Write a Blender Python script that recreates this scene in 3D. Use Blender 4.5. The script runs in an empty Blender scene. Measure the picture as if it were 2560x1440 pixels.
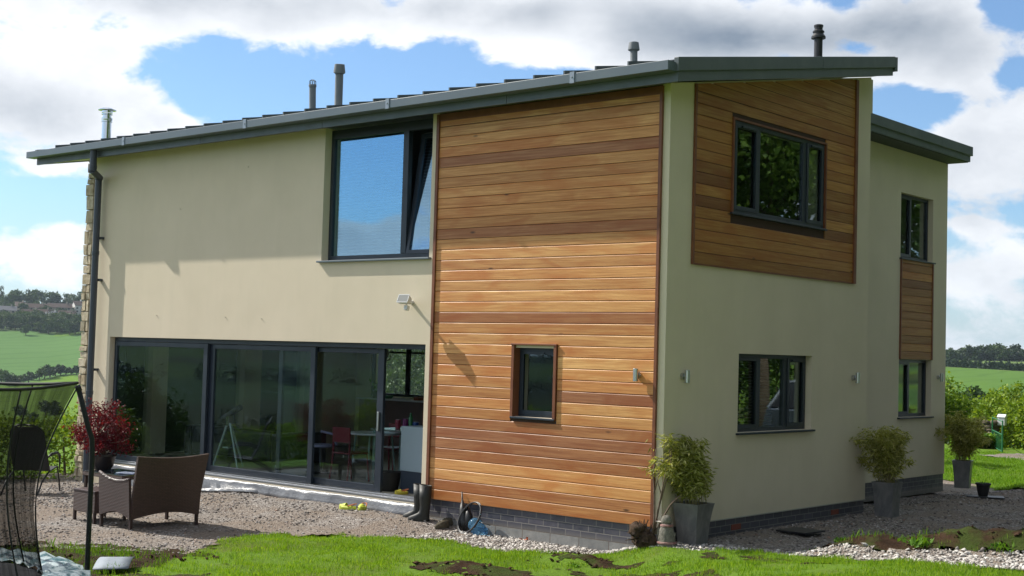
import bpy, math, random
import numpy as np
from mathutils import Vector, Matrix
R = math.radians
rng = np.random.default_rng(7)
random.seed(7)
SC = bpy.context.scene
COL = SC.collection

# ------------------------------------------------------------------ camera
cam_d = bpy.data.cameras.new('camera'); cam = bpy.data.objects.new('camera', cam_d); COL.objects.link(cam)
CAMP = Vector((9.3093, -13.6858, 2.0661))
yaw, pit, rol = 0.711458, 0.047790, 0.028157
fw = Vector((-math.sin(yaw)*math.cos(pit), math.cos(yaw)*math.cos(pit), math.sin(pit)))
rt0 = Vector((math.cos(yaw), math.sin(yaw), 0)); up0 = rt0.cross(fw)
rt = rt0*math.cos(rol) + up0*math.sin(rol); up = -rt0*math.sin(rol) + up0*math.cos(rol)
cam.matrix_world = Matrix(((rt.x, up.x, -fw.x, CAMP.x), (rt.y, up.y, -fw.y, CAMP.y), (rt.z, up.z, -fw.z, CAMP.z), (0, 0, 0, 1)))
cam_d.sensor_width = 36; cam_d.lens = 36*3377.16/2560; cam_d.clip_start = .1; cam_d.clip_end = 9000
SC.camera = cam

# ------------------------------------------------------------------ view, sun
SC.view_settings.view_transform = 'Standard'; SC.view_settings.look = 'None'
SC.view_settings.gamma = 1; SC.view_settings.exposure = 0.35
SUN = Vector((-3.9, -1.0, 3.6)).normalized()
sd = bpy.data.lights.new('sun', 'SUN'); sd.energy = 5.0; sd.angle = R(.53); sd.color = (1, .95, .86)
so = bpy.data.objects.new('sun', sd); COL.objects.link(so)
so.rotation_euler = SUN.to_track_quat('Z', 'Y').to_euler(); so.location = (-30, -10, 30)

# ------------------------------------------------------------------ node helper
class NT:
    def __init__(s, tree): s.t = tree; s.n = tree.nodes; s.l = tree.links
    def node(s, typ, **kw):
        n = s.n.new(typ)
        for k, v in kw.items(): setattr(n, k, v)
        return n
    def put(s, inp, v):
        if hasattr(v, 'is_output'): s.l.new(v, inp)
        elif v is not None: inp.default_value = v
    def m(s, op, a, b=None, c=None, clamp=False):
        n = s.node('ShaderNodeMath', operation=op); n.use_clamp = clamp
        s.put(n.inputs[0], a)
        if b is not None: s.put(n.inputs[1], b)
        if c is not None: s.put(n.inputs[2], c)
        return n.outputs[0]
    def vm(s, op, a, b=None):
        n = s.node('ShaderNodeVectorMath', operation=op); s.put(n.inputs[0], a)
        if b is not None: s.put(n.inputs[1], b)
        return n.outputs[0]
    def scale(s, a, k):
        n = s.node('ShaderNodeVectorMath', operation='SCALE'); s.put(n.inputs[0], a); s.put(n.inputs[3], k); return n.outputs[0]
    def noise(s, vec, sc, det=4, rough=.55, dist=0, out=0):
        n = s.node('ShaderNodeTexNoise'); s.put(n.inputs['Vector'], vec); s.put(n.inputs['Scale'], sc)
        n.inputs['Detail'].default_value = det; n.inputs['Roughness'].default_value = rough; n.inputs['Distortion'].default_value = dist
        return n.outputs[out]
    def ramp(s, f, stops, interp='LINEAR'):
        n = s.node('ShaderNodeValToRGB'); n.color_ramp.interpolation = interp; e = n.color_ramp.elements
        while len(e) < len(stops): e.new(.5)
        for q, (p, c) in zip(e, stops):
            q.position = p; q.color = tuple(c)+(1,) if hasattr(c, '__len__') else (c, c, c, 1)
        s.put(n.inputs[0], f); return n.outputs[0]
    def mr(s, v, a, b, c=0., d=1., smooth=False):
        n = s.node('ShaderNodeMapRange'); n.clamp = True
        if smooth: n.interpolation_type = 'SMOOTHSTEP'
        s.put(n.inputs[0], v)
        for i, q in enumerate((a, b, c, d)): s.put(n.inputs[i+1], q)
        return n.outputs[0]
    def mix(s, f, a, b, mode='MIX'):
        n = s.node('ShaderNodeMix', data_type='RGBA', blend_type=mode); s.put(n.inputs[0], f)
        for i, v in ((6, a), (7, b)):
            if not hasattr(v, 'is_output'): v = tuple(v)+(1,) if len(v) == 3 else v
            s.put(n.inputs[i], v)
        return n.outputs[2]
    def comb(s, x, y, z):
        n = s.node('ShaderNodeCombineXYZ')
        for i, v in enumerate((x, y, z)): s.put(n.inputs[i], v)
        return n.outputs[0]
    def sep(s, v):
        n = s.node('ShaderNodeSeparateXYZ'); s.put(n.inputs[0], v); return n.outputs

# ------------------------------------------------------------------ world: blue sky and cumulus
W = bpy.data.worlds.new('World'); SC.world = W; W.use_nodes = True
w = NT(W.node_tree); w.n.clear()
sky = w.node('ShaderNodeTexSky', sky_type='NISHITA'); sky.sun_disc = False
sky.sun_elevation = math.asin(SUN.z); sky.sun_rotation = math.atan2(SUN.x, SUN.y)
sky.air_density = 1.0; sky.dust_density = .4; sky.ozone_density = 2.5; sky.altitude = 100
tc = w.node('ShaderNodeTexCoord').outputs['Generated']
dn = w.vm('NORMALIZE', tc); dx, dy, dz = w.sep(dn)
az = w.m('MULTIPLY', w.m('ARCTAN2', dx, dy), 57.2958)
el = w.m('MULTIPLY', w.m('ARCSINE', dz), 57.2958)
def gauss(a0, e0, sa, se, amp):
    a = w.m('DIVIDE', w.m('SUBTRACT', az, a0), sa); e = w.m('DIVIDE', w.m('SUBTRACT', el, e0), se)
    r = w.m('ADD', w.m('MULTIPLY', a, a), w.m('MULTIPLY', e, e))
    return w.m('MULTIPLY', w.m('EXPONENT', w.m('MULTIPLY', r, -1.)), amp)
def total(lst, base=0.):
    o = base
    for q in lst: o = w.m('ADD', gauss(*q), o)
    return o
def px(x, y):     # notes a bearing and height read off the photograph's grid, in degrees
    return -40.76+math.degrees(math.atan((x-1280)/3377)), math.degrees(math.atan((881+.028*(x-1280)-y)/3377))
def G_(x, y, sx, sy, amp): a, e = px(x, y); return (a, e, sx/59., sy/59., amp)
cp = w.comb(w.m('MULTIPLY', dx, 1.), dy, w.m('MULTIPLY', dz, 1.7))
n1 = w.noise(cp, 7., 9, .56, .25); n2 = w.noise(w.vm('ADD', cp, (3.1, 1.7, .4)), 3.2, 4, .5)
n3 = w.noise(w.vm('ADD', cp, (1.1, 5.7, 2.4)), 17., 9, .62, .3)
bias = total([
    G_(300, 10, 420, 70, .34), G_(820, 40, 420, 75, .34), G_(1330, 60, 330, 90, .32), G_(1850, 80, 420, 105, .45), G_(40, 90, 150, 90, .25),
    G_(180, 170, 120, 60, .34), G_(330, 265, 110, 45, .34), G_(90, 290, 190, 110, .32), G_(420, 320, 60, 22, .25),
    G_(80, 450, 60, 26, .28), G_(150, 600, 90, 60, .34), G_(30, 650, 110, 70, .34),
    G_(2350, 160, 110, 75, .42), G_(2470, 420, 110, 110, .5), G_(2470, 590, 110, 26, .3), G_(2470, 690, 140, 60, .32),
    G_(650, 235, 290, 62, -.5), G_(1060, 235, 240, 45, -.42), G_(1420, 185, 170, 26, -.35), G_(250, 150, 90, 40, .2),
    G_(2270, 285, 130, 40, -.5), G_(2530, 40, 75, 60, -.6), G_(2540, 220, 40, 40, -.3), G_(2140, 140, 60, 22, -.34),
    G_(160, 500, 70, 40, -.35), G_(20, 540, 50, 26, -.3), G_(2460, 860, 200, 22, -.1),
    (-133.5, 9.0, 8, 3.2, -.55), (-133.5, 4.5, 6, 1.0, .6), (-131.2, 8.4, .5, .9, .6), (-136.2, 7.0, .5, 1.6, .5), (-146, 11, 3, 2.0, .4),
    (60, 30, 60, 40, .4), (120, 30, 40, 40, .2), (-135, 40, 40, 22, .2), (-100, 30, 40, 20, .15), (0, 60, 400, 30, .3)], .0)  # clouds out of view, added to set the fill on both walls
dens = w.m('ADD', w.m('ADD', w.m('MULTIPLY', w.m('SUBTRACT', n1, .5), 1.5), w.m('MULTIPLY', w.m('SUBTRACT', n3, .5), .85)), w.m('ADD', w.m('MULTIPLY', w.m('SUBTRACT', n2, .5), .5), w.m('ADD', bias, .55)))
mask = w.mr(dens, .53, .74, .03, 1., smooth=True)
thick = w.mr(dens, .62, 1.1, smooth=True)
gray = total([G_(1880, 105, 430, 60, .66), G_(1350, 20, 420, 40, .30), G_(600, 5, 520, 45, .26), G_(90, 320, 170, 80, .32), G_(2470, 540, 160, 40, .30), G_(2250, 60, 160, 50, .25), G_(120, 20, 300, 60, .1),
    G_(1330, 110, 160, 40, -.3), G_(900, 150, 200, 40, -.2), G_(1450, 40, 70, 40, -.2),
    (70, 30, 75, 60, 1.1), (0, 80, 500, 30, .55), (-139, 15, 30, 20, .25)], 0.)  # unseen grey cloud east and overhead, added to dim the side wall
gray = w.m('ADD', gray, w.m('MULTIPLY', thick, .16))
n4 = w.noise(w.vm('ADD', cp, (7.1, .7, .9)), 9., 8, .6)
gray = w.m('ADD', gray, w.m('ADD', w.m('MULTIPLY', w.m('SUBTRACT', n2, .5), .7), w.m('MULTIPLY', w.m('SUBTRACT', n4, .52), .9)), clamp=True)
CK = 8.0     # cloud radiance in the sky texture's own units
ccol = w.mix(gray, (1.20*CK, 1.23*CK, 1.28*CK), (.29*CK, .36*CK, .46*CK))
hz = w.mr(el, 0., 6., .5, 0.)
tint = w.mix(1., sky.outputs[0], (.92, 1.14, 1.34), 'MULTIPLY')
base = w.mix(hz, tint, (.60*CK, .74*CK, .92*CK))
colr = w.mix(mask, base, ccol)
bg = w.node('ShaderNodeBackground'); w.l.new(colr, bg.inputs[0]); bg.inputs[1].default_value = .09
wo = w.node('ShaderNodeOutputWorld'); w.l.new(bg.outputs[0], wo.inputs[0])
# ------------------------------------------------------------------ materials
MATS = {}
def mat(name, col=(.5, .5, .5), rough=.7, metal=0., spec=.5, fn=None, trans=0.):
    if name in MATS: return MATS[name]
    m = bpy.data.materials.new(name); m.use_nodes = True; t = NT(m.node_tree)
    b = t.n['Principled BSDF']; b.inputs['Base Color'].default_value = tuple(col)+(1,)
    b.inputs['Roughness'].default_value = rough; b.inputs['Metallic'].default_value = metal
    b.inputs['Specular IOR Level'].default_value = spec
    t.b = b; t.out = t.n['Material Output']
    t.P = t.node('ShaderNodeTexCoord').outputs['Object']
    if fn: fn(t, b)
    MATS[name] = m; return m
def bump(t, b, h, strength=.3, dist=.01):
    n = t.node('ShaderNodeBump'); n.inputs['Strength'].default_value = strength; n.inputs['Distance'].default_value = dist
    t.l.new(h, n.inputs['Height']); t.l.new(n.outputs[0], b.inputs['Normal'])
def vary(c1, c2, sc=8, bs=.2, bd=.004, bsc=None, det=5):
    def f(t, b):
        n = t.noise(t.P, sc, det); t.put(b.inputs['Base Color'], t.mix(t.mr(n, .3, .7), c1, c2))
        bump(t, b, t.noise(t.P, bsc or sc*6, 4), bs, bd)
    return f
def island(t): return t.node('ShaderNodeNewGeometry').outputs['Random Per Island']

def f_render(t, b):
    n = t.noise(t.P, 1.3, 5, .6); v = t.noise(t.vm('MULTIPLY', t.P, (5, 5, .6)), 1., 4, .6); s = t.noise(t.P, 90, 3, .6)
    c = t.mix(t.mr(n, .3, .75), (.765, .662, .515), (.70, .605, .465))
    c = t.mix(t.mr(v, .50, .8, 0, .16), c, (.56, .50, .38))
    blot = t.noise(t.P, .45, 5, .65); c = t.mix(t.mr(blot, .45, .7, 0, .3), c, (.60, .535, .40))
    c = t.mix(t.mr(s, .3, .7, 0, .35), c, (.56, .51, .37))
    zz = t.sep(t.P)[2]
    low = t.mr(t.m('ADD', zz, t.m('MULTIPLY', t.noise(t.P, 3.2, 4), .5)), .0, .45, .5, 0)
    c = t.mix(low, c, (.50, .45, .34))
    t.put(b.inputs['Base Color'], c); bump(t, b, t.noise(t.P, 140, 4, .7), .55, .004)
M_render = mat('cream_render', rough=.92, spec=.2, fn=f_render)

def f_wood(dark, mid, light, knots=True, bright=1.):
    def f(t, b):
        r = island(t); x, y, z = t.sep(t.P)
        u = t.m('ADD', x, y)
        off = t.m('MULTIPLY', r, 37.)
        gv = t.comb(t.m('ADD', t.m('MULTIPLY', u, 1.1), off), off, t.m('MULTIPLY', z, 34.))
        g = t.noise(gv, 1.3, 6, .62, .5)
        big = t.noise(t.comb(t.m('ADD', t.m('MULTIPLY', u, .8), off), 0., t.m('MULTIPLY', z, 3.)), 1.2, 3, .5, 1.2)
        ring = t.node('ShaderNodeTexWave', wave_type='RINGS', rings_direction='SPHERICAL')
        cell = t.m('FRACT', t.m('ADD', t.m('MULTIPLY', u, .21), off))
        t.put(ring.inputs['Vector'], t.comb(t.m('MULTIPLY', t.m('SUBTRACT', cell, .5), 1.15), t.m('MULTIPLY', t.m('FRACT', t.m('MULTIPLY', off, 3.3)), .2), t.m('MULTIPLY', z, 2.3)))
        ring.inputs['Scale'].default_value = 13; ring.inputs['Distortion'].default_value = 3.5; ring.inputs['Detail'].default_value = 3; ring.inputs['Detail Scale'].default_value = 1.5
        flat = t.mr(t.m('FRACT', t.m('MULTIPLY', r, 7.7)), .5, .7)
        tone = t.ramp(t.m('FRACT', t.m('MULTIPLY', r, 5.31)), [(0, dark), (.1, [q*.8 for q in mid]), (.26, light), (.5, mid), (.7, light), (.88, [q*.8 for q in mid]), (1, light)])
        c = t.mix(t.mr(g, .36, .62, 0, .75), tone, t.mix(1., tone, (.58, .42, .33), 'MULTIPLY'))
        c = t.mix(t.m('MULTIPLY', t.mr(ring.outputs['Fac'], .35, .9), t.m('MULTIPLY', flat, .6)), c, t.mix(1., tone, (.6, .42, .3), 'MULTIPLY'))
        c = t.mix(t.mr(big, .45, .66, 0, .7), c, t.mix(1., tone, (.66, .42, .28), 'MULTIPLY'))
        if knots:
            vo = t.node('ShaderNodeTexVoronoi'); t.put(vo.inputs['Vector'], t.comb(t.m('ADD', t.m('MULTIPLY', u, .55), off), off, t.m('MULTIPLY', z, 1.6))); vo.inputs['Scale'].default_value = 1.7
            kk = t.mr(vo.outputs['Distance'], .02, .06, 1, 0)
            c = t.mix(t.m('MULTIPLY', kk, .85), c, (.06, .025, .012))
        t.put(b.inputs['Base Color'], t.mix(1., c, (bright, bright, bright), 'MULTIPLY')); t.put(b.inputs['Roughness'], t.mr(g, .3, .7, .42, .56))
        bump(t, b, g, .25, .003)
    return f
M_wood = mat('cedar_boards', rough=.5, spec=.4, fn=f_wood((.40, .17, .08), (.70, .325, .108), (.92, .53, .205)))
M_woodB = mat('cedar_boards_shaded', rough=.55, spec=.35, fn=f_wood((.27, .115, .030), (.42, .20, .045), (.58, .30, .075)))  # same cedar as the front, with the east side's shade put into the colour
M_trim = mat('cedar_trim', rough=.5, fn=vary((.22, .075, .03), (.15, .045, .02), 6))
M_brick = None
def f_brick(t, b):
    x, y, z = t.sep(t.P); u = t.m('ADD', x, y)
    br = t.node('ShaderNodeTexBrick'); t.put(br.inputs['Vector'], t.comb(u, t.m('ADD', z, .0035), 0.))
    for k, v in (('Scale', 1), ('Mortar Size', .005), ('Mortar Smooth', .1), ('Brick Width', .245), ('Row Height', .082)): br.inputs[k].default_value = v
    br.inputs['Color1'].default_value = (.040, .042, .062, 1); br.inputs['Color2'].default_value = (.075, .072, .098, 1); br.inputs['Mortar'].default_value = (.21, .20, .19, 1)
    n = t.noise(t.P, 12, 5); c = t.mix(t.mr(n, .4, .8, 0, .35), br.outputs[0], (.15, .14, .14))
    dust = t.mr(t.m('ADD', z, t.m('MULTIPLY', n, .06)), -.23, -.15, .55, 0)
    c = t.mix(dust, c, (.24, .22, .19))
    t.put(b.inputs['Base Color'], c); t.put(b.inputs['Roughness'], t.mr(n, .3, .7, .35, .6))
    bump(t, b, t.m('SUBTRACT', t.m('MULTIPLY', t.noise(t.P, 60, 3), .3), br.outputs['Fac']), .6, .006)
M_brick = mat('blue_brick', fn=f_brick)
def f_block(t, b):
    x, y, z = t.sep(t.P); u = t.m('ADD', x, y)
    br = t.node('ShaderNodeTexBrick'); t.put(br.inputs['Vector'], t.comb(t.m('ADD', u, .31), t.m('ADD', z, .246), 0.))
    for k, v in (('Scale', 1), ('Mortar Size', .006), ('Mortar Smooth', .2), ('Brick Width', .47), ('Row Height', .24)): br.inputs[k].default_value = v
    br.inputs['Color1'].default_value = (.25, .25, .24, 1); br.inputs['Color2'].default_value = (.33, .325, .31, 1); br.inputs['Mortar'].default_value = (.16, .12, .09, 1)
    n = t.noise(t.P, 9, 6, .65); c = t.mix(t.mr(n, .3, .75, 0, .65), br.outputs[0], (.14, .145, .15))
    t.put(b.inputs['Base Color'], c); bump(t, b, t.m('SUBTRACT', t.noise(t.P, 70, 4, .7), t.m('MULTIPLY', br.outputs['Fac'], 1.5)), .7, .006)
M_block = mat('concrete_block', rough=.95, spec=.2, fn=f_block)
M_stone = mat('pale_walling_stone', rough=.95, spec=.2, fn=lambda t, b: (t.put(b.inputs['Base Color'], t.mix(t.mr(t.noise(t.P, 9, 6, .65), .3, .7), t.ramp(island(t), [(0, (.66, .57, .42)), (.5, (.74, .67, .53)), (1, (.55, .45, .31))]), (.34, .27, .17))), bump(t, b, t.noise(t.P, 26, 6, .7), 1., .02)))
M_mortar = mat('lime_mortar', (.36, .31, .23), .95)
M_drystone = mat('weathered_stone', rough=.95, spec=.2, fn=lambda t, b: (t.put(b.inputs['Base Color'], t.mix(t.mr(t.noise(t.P, 7, 6, .65), .3, .7), t.ramp(island(t), [(0, (.15, .12, .09)), (1, (.28, .24, .18))]), (.08, .07, .05))), bump(t, b, t.noise(t.P, 26, 6, .7), 1., .02)))
M_zinc = mat('grey_roof_metal', (.105, .125, .135), .42, .0, .6, fn=lambda t, b: (t.put(b.inputs['Base Color'], t.mix(t.mr(t.noise(t.P, 2.2, 5), .3, .7), (.075, .096, .106), (.105, .123, .13))), t.put(b.inputs['Roughness'], t.mr(t.noise(t.P, 5, 4), .3, .7, .36, .52))))
M_gutter = mat('grey_gutter', (.14, .17, .20), .38, .0, .6, fn=lambda t, b: (t.put(b.inputs['Base Color'], t.mix(t.mr(t.noise(t.P, 1.5, 5), .3, .7), (.105, .135, .165), (.13, .16, .185)))))
M_pipe = mat('anthracite_pipe', (.045, .055, .075), .4, 0, .5)
M_vent = mat('grey_plastic_vent', rough=.6, fn=vary((.15, .17, .19), (.19, .205, .22), 6))
M_frame = mat('anthracite_frame', (.018, .026, .040), .38, 0, .5, fn=lambda t, b: t.put(b.inputs['Roughness'], t.mr(t.noise(t.P, 4, 4), .3, .7, .3, .48)))
M_black = mat('black_plastic', (.012, .012, .014), .45)
M_soffit = mat('white_soffit', (.62, .62, .58), .8)
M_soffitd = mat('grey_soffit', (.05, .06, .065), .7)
M_steel = mat('brushed_steel', (.55, .56, .57), .28, 1.0, fn=lambda t, b: bump(t, b, t.noise(t.vm('MULTIPLY', t.P, (1, 1, 60)), 8, 2), .06, .002))
M_chrome = mat('bright_steel', (.72, .74, .76), .12, 1.0)
M_white = mat('white_plastic', (.72, .73, .75), .45)
def glass(name, tint, f0, rough=0.0, gc=(.92, .97, 1, 1)):
    def f(t, b):
        t.n.remove(b)
        tr = t.node('ShaderNodeBsdfTransparent'); tr.inputs[0].default_value = tint+(1,)
        gl = t.node('ShaderNodeBsdfGlossy'); gl.inputs['Roughness'].default_value = rough; gl.inputs[0].default_value = gc
        wob = t.node('ShaderNodeBump'); wob.inputs['Strength'].default_value = .05; wob.inputs['Distance'].default_value = .02
        t.l.new(t.noise(t.P, 1.1, 1), wob.inputs['Height']); t.l.new(wob.outputs[0], gl.inputs['Normal'])
        ge = t.node('ShaderNodeNewGeometry'); dt = t.node('ShaderNodeVectorMath', operation='DOT_PRODUCT'); t.l.new(ge.outputs['Normal'], dt.inputs[0]); t.l.new(ge.outputs['Incoming'], dt.inputs[1])
        fr_ = t.m('ADD', t.m('MULTIPLY', t.m('POWER', t.m('SUBTRACT', 1., t.m('ABSOLUTE', dt.outputs['Value'])), 5.), 1-f0), f0, clamp=True)
        mx = t.node('ShaderNodeMixShader'); t.l.new(fr_, mx.inputs[0]); t.l.new(tr.outputs[0], mx.inputs[1]); t.l.new(gl.outputs[0], mx.inputs[2])
        t.l.new(mx.outputs[0], t.out.inputs[0])
    return mat(name, fn=f)
M_glass = glass('door_glass', (.88, .92, .93), .06, 0., (.72, .88, 1, 1))
M_glassUp = glass('coated_glass', (.72, .78, .80), .36, 0., (.50, .78, 1, 1))
M_glassB = glass('east_glass', (.80, .86, .84), .11)
M_inwall = mat('interior_cream', rough=.9, fn=vary((.50, .46, .30), (.54, .50, .34), 3))
M_indark = mat('interior_dark_grey', (.12, .12, .12), .8)  # plain dark grey of the floor slab
M_infloor = mat('pale_floor_tiles', rough=.35, fn=vary((.20, .185, .155), (.26, .24, .20), 4, .05))
M_ceil = mat('ceiling_white', (.6, .6, .57), .9)
M_blind = mat('pale_blind_slats', (.26, .28, .31), .6)
M_blindd = mat('dark_blind_slats', (.10, .095, .09), .6)

def f_leaf(c1, c2, c3, tr=.35):
    def f(t, b):
        r = island(t); c = t.ramp(r, [(0, c1), (.5, c2), (1, c3)])
        ob = t.node('ShaderNodeObjectInfo').outputs['Random']
        c = t.mix(1., c, t.ramp(ob, [(0, (.78, .85, .85)), (.5, (1, 1, 1)), (1, (1.15, 1.06, .75))]), 'MULTIPLY')
        t.put(b.inputs['Base Color'], c); b.inputs['Roughness'].default_value = .55; b.inputs['Specular IOR Level'].default_value = .3
        tl = t.node('ShaderNodeBsdfTranslucent'); t.put(tl.inputs[0], t.mix(1., c, (1.3, 1.25, .6), 'MULTIPLY'))
        mx = t.node('ShaderNodeMixShader'); mx.inputs[0].default_value = tr
        t.l.new(b.outputs[0], mx.inputs[1]); t.l.new(tl.outputs[0], mx.inputs[2]); t.l.new(mx.outputs[0], t.out.inputs[0])
    return f
M_treeleaf = mat('tree_leaves', fn=f_leaf((.05, .11, .02), (.10, .19, .03), (.18, .29, .05)))
M_fartree = mat('far_tree_leaves', fn=f_leaf((.030, .062, .020), (.050, .095, .025), (.080, .135, .035), .2))
M_fardark = mat('far_dark_leaves', fn=f_leaf((.016, .034, .016), (.026, .052, .020), (.040, .075, .025), .15))
M_hedge = mat('hedge_leaves', fn=f_leaf((.07, .14, .014), (.15, .26, .024), (.28, .38, .05)))
M_hedged = mat('dark_hedge_leaves', fn=f_leaf((.02, .05, .01), (.045, .10, .014), (.09, .16, .02)))
M_bamboo = mat('bamboo_leaves', fn=f_leaf((.16, .18, .02), (.34, .34, .07), (.62, .58, .24), .4))
M_maple = mat('maple_leaves', fn=f_leaf((.07, .004, .012), (.15, .008, .018), (.27, .018, .028), .3))
M_grass = mat('grass_blades', fn=f_leaf((.11, .235, .014), (.17, .32, .018), (.28, .40, .050), .45))
M_weed = mat('weed_leaves', fn=f_leaf((.06, .16, .01), (.11, .24, .015), (.18, .32, .03), .35))
M_bark = mat('bark', rough=.95, fn=vary((.09, .065, .045), (.16, .12, .09), 8, .8, .02))
M_twig = mat('dead_branch', rough=.85, fn=vary((.10, .065, .045), (.17, .12, .09), 20, .5, .01))

# ground materials
def f_gravel(t, b):
    v = t.node('ShaderNodeTexVoronoi'); t.put(v.inputs['Vector'], t.P); v.inputs['Scale'].default_value = 42
    v2 = t.node('ShaderNodeTexVoronoi'); t.put(v2.inputs['Vector'], t.P); v2.inputs['Scale'].default_value = 85
    c = t.ramp(t.sep(v.outputs['Color'])[0], [(0, (.09, .08, .075)), (.3, (.19, .165, .148)), (.6, (.28, .25, .228)), (.85, (.37, .34, .315)), (1, (.50, .47, .44))])
    n = t.noise(t.P, .9, 5, .6, .4); n2 = t.noise(t.P, 14, 5, .6)
    sand = t.mix(t.mr(n2, .3, .7), (.20, .155, .12), (.28, .225, .18))
    c = t.mix(t.mr(n, .38, .56, 0, .8), c, sand)
    t.put(b.inputs['Base Color'], c)
    h = t.m('ADD', t.m('MULTIPLY', v.outputs['Distance'], -1.), t.m('MULTIPLY', v2.outputs['Distance'], -.4)); bump(t, b, h, .9, .02)
M_gravel = mat('gravel_ground', rough=.95, spec=.2, fn=f_gravel)
def f_soil(t, b):
    n = t.noise(t.P, 6, 6, .65); g = t.noise(t.P, 2.5, 5, .6, .5)
    c = t.mix(t.mr(n, .3, .7), (.034, .019, .011), (.085, .048, .028))
    c = t.mix(t.mr(g, .46, .62, 0, .7), c, (.07, .12, .02))
    t.put(b.inputs['Base Color'], c); bump(t, b, t.noise(t.P, 26, 8, .75), 1., .06)
M_soil = mat('bare_soil', rough=.98, spec=.15, fn=f_soil)
def f_turf(t, b):
    n = t.noise(t.P, 22, 6, .7); g = t.noise(t.P, .7, 5, .6, .5)
    c = t.mix(t.mr(n, .3, .7), (.085, .15, .014), (.14, .25, .022))
    c = t.mix(t.mr(g, .52, .68, 0, .55), c, (.11, .10, .03))
    t.put(b.inputs['Base Color'], c); bump(t, b, n, .9, .03)
M_turf = mat('turf', rough=.95, spec=.15, fn=f_turf)
def f_stone(t, b):
    c = t.ramp(island(t), [(0, (.07, .065, .06)), (.25, (.16, .14, .13)), (.5, (.27, .24, .225)), (.75, (.39, .355, .33)), (.92, (.58, .54, .51)), (1, (.30, .16, .11))])
    t.put(b.inputs['Base Color'], t.mix(t.mr(t.noise(t.P, 60, 3), .3, .7, 0, .4), c, (.16, .14, .13)))
M_chip = mat('stone_chippings', rough=.9, spec=.25, fn=f_stone)
M_chipw = mat('pale_chippings', rough=.9, spec=.25, fn=lambda t, b: t.put(b.inputs['Base Color'], t.ramp(island(t), [(0, (.17, .15, .14)), (.3, (.36, .33, .30)), (.7, (.52, .49, .45)), (1, (.68, .65, .61))])))
def f_field(t, b):
    a = t.node('ShaderNodeAttribute', attribute_name='field'); n = t.noise(t.P, .02, 6, .6); n2 = t.noise(t.vm('MULTIPLY', t.P, (.25, .06, .1)), 1., 4, .6)
    c = t.mix(t.mr(n, .35, .7, 0, .28), a.outputs['Color'], t.mix(1., a.outputs['Color'], (.7, .8, .6), 'MULTIPLY'))
    c = t.mix(t.mr(n2, .4, .7, 0, .22), c, t.mix(1., a.outputs['Color'], (1.25, 1.15, .9), 'MULTIPLY'))
    tw = t.node('ShaderNodeTexWave'); t.put(tw.inputs['Vector'], t.P); tw.inputs['Scale'].default_value = .018; tw.inputs['Distortion'].default_value = 9; tw.inputs['Detail'].default_value = 3; tw.inputs['Detail Scale'].default_value = .6
    c = t.mix(t.mr(tw.outputs['Fac'], .86, .97, 0, .35), c, t.mix(1., c, (.55, .62, .5), 'MULTIPLY'))
    n5 = t.noise(t.P, .11, 5, .65); c = t.mix(t.mr(n5, .5, .72, 0, .4), c, t.mix(1., c, (.6, .75, .55), 'MULTIPLY'))
    t.put(b.inputs['Base Color'], c)
M_field = mat('fields', rough=.95, spec=.1, fn=f_field)

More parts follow.
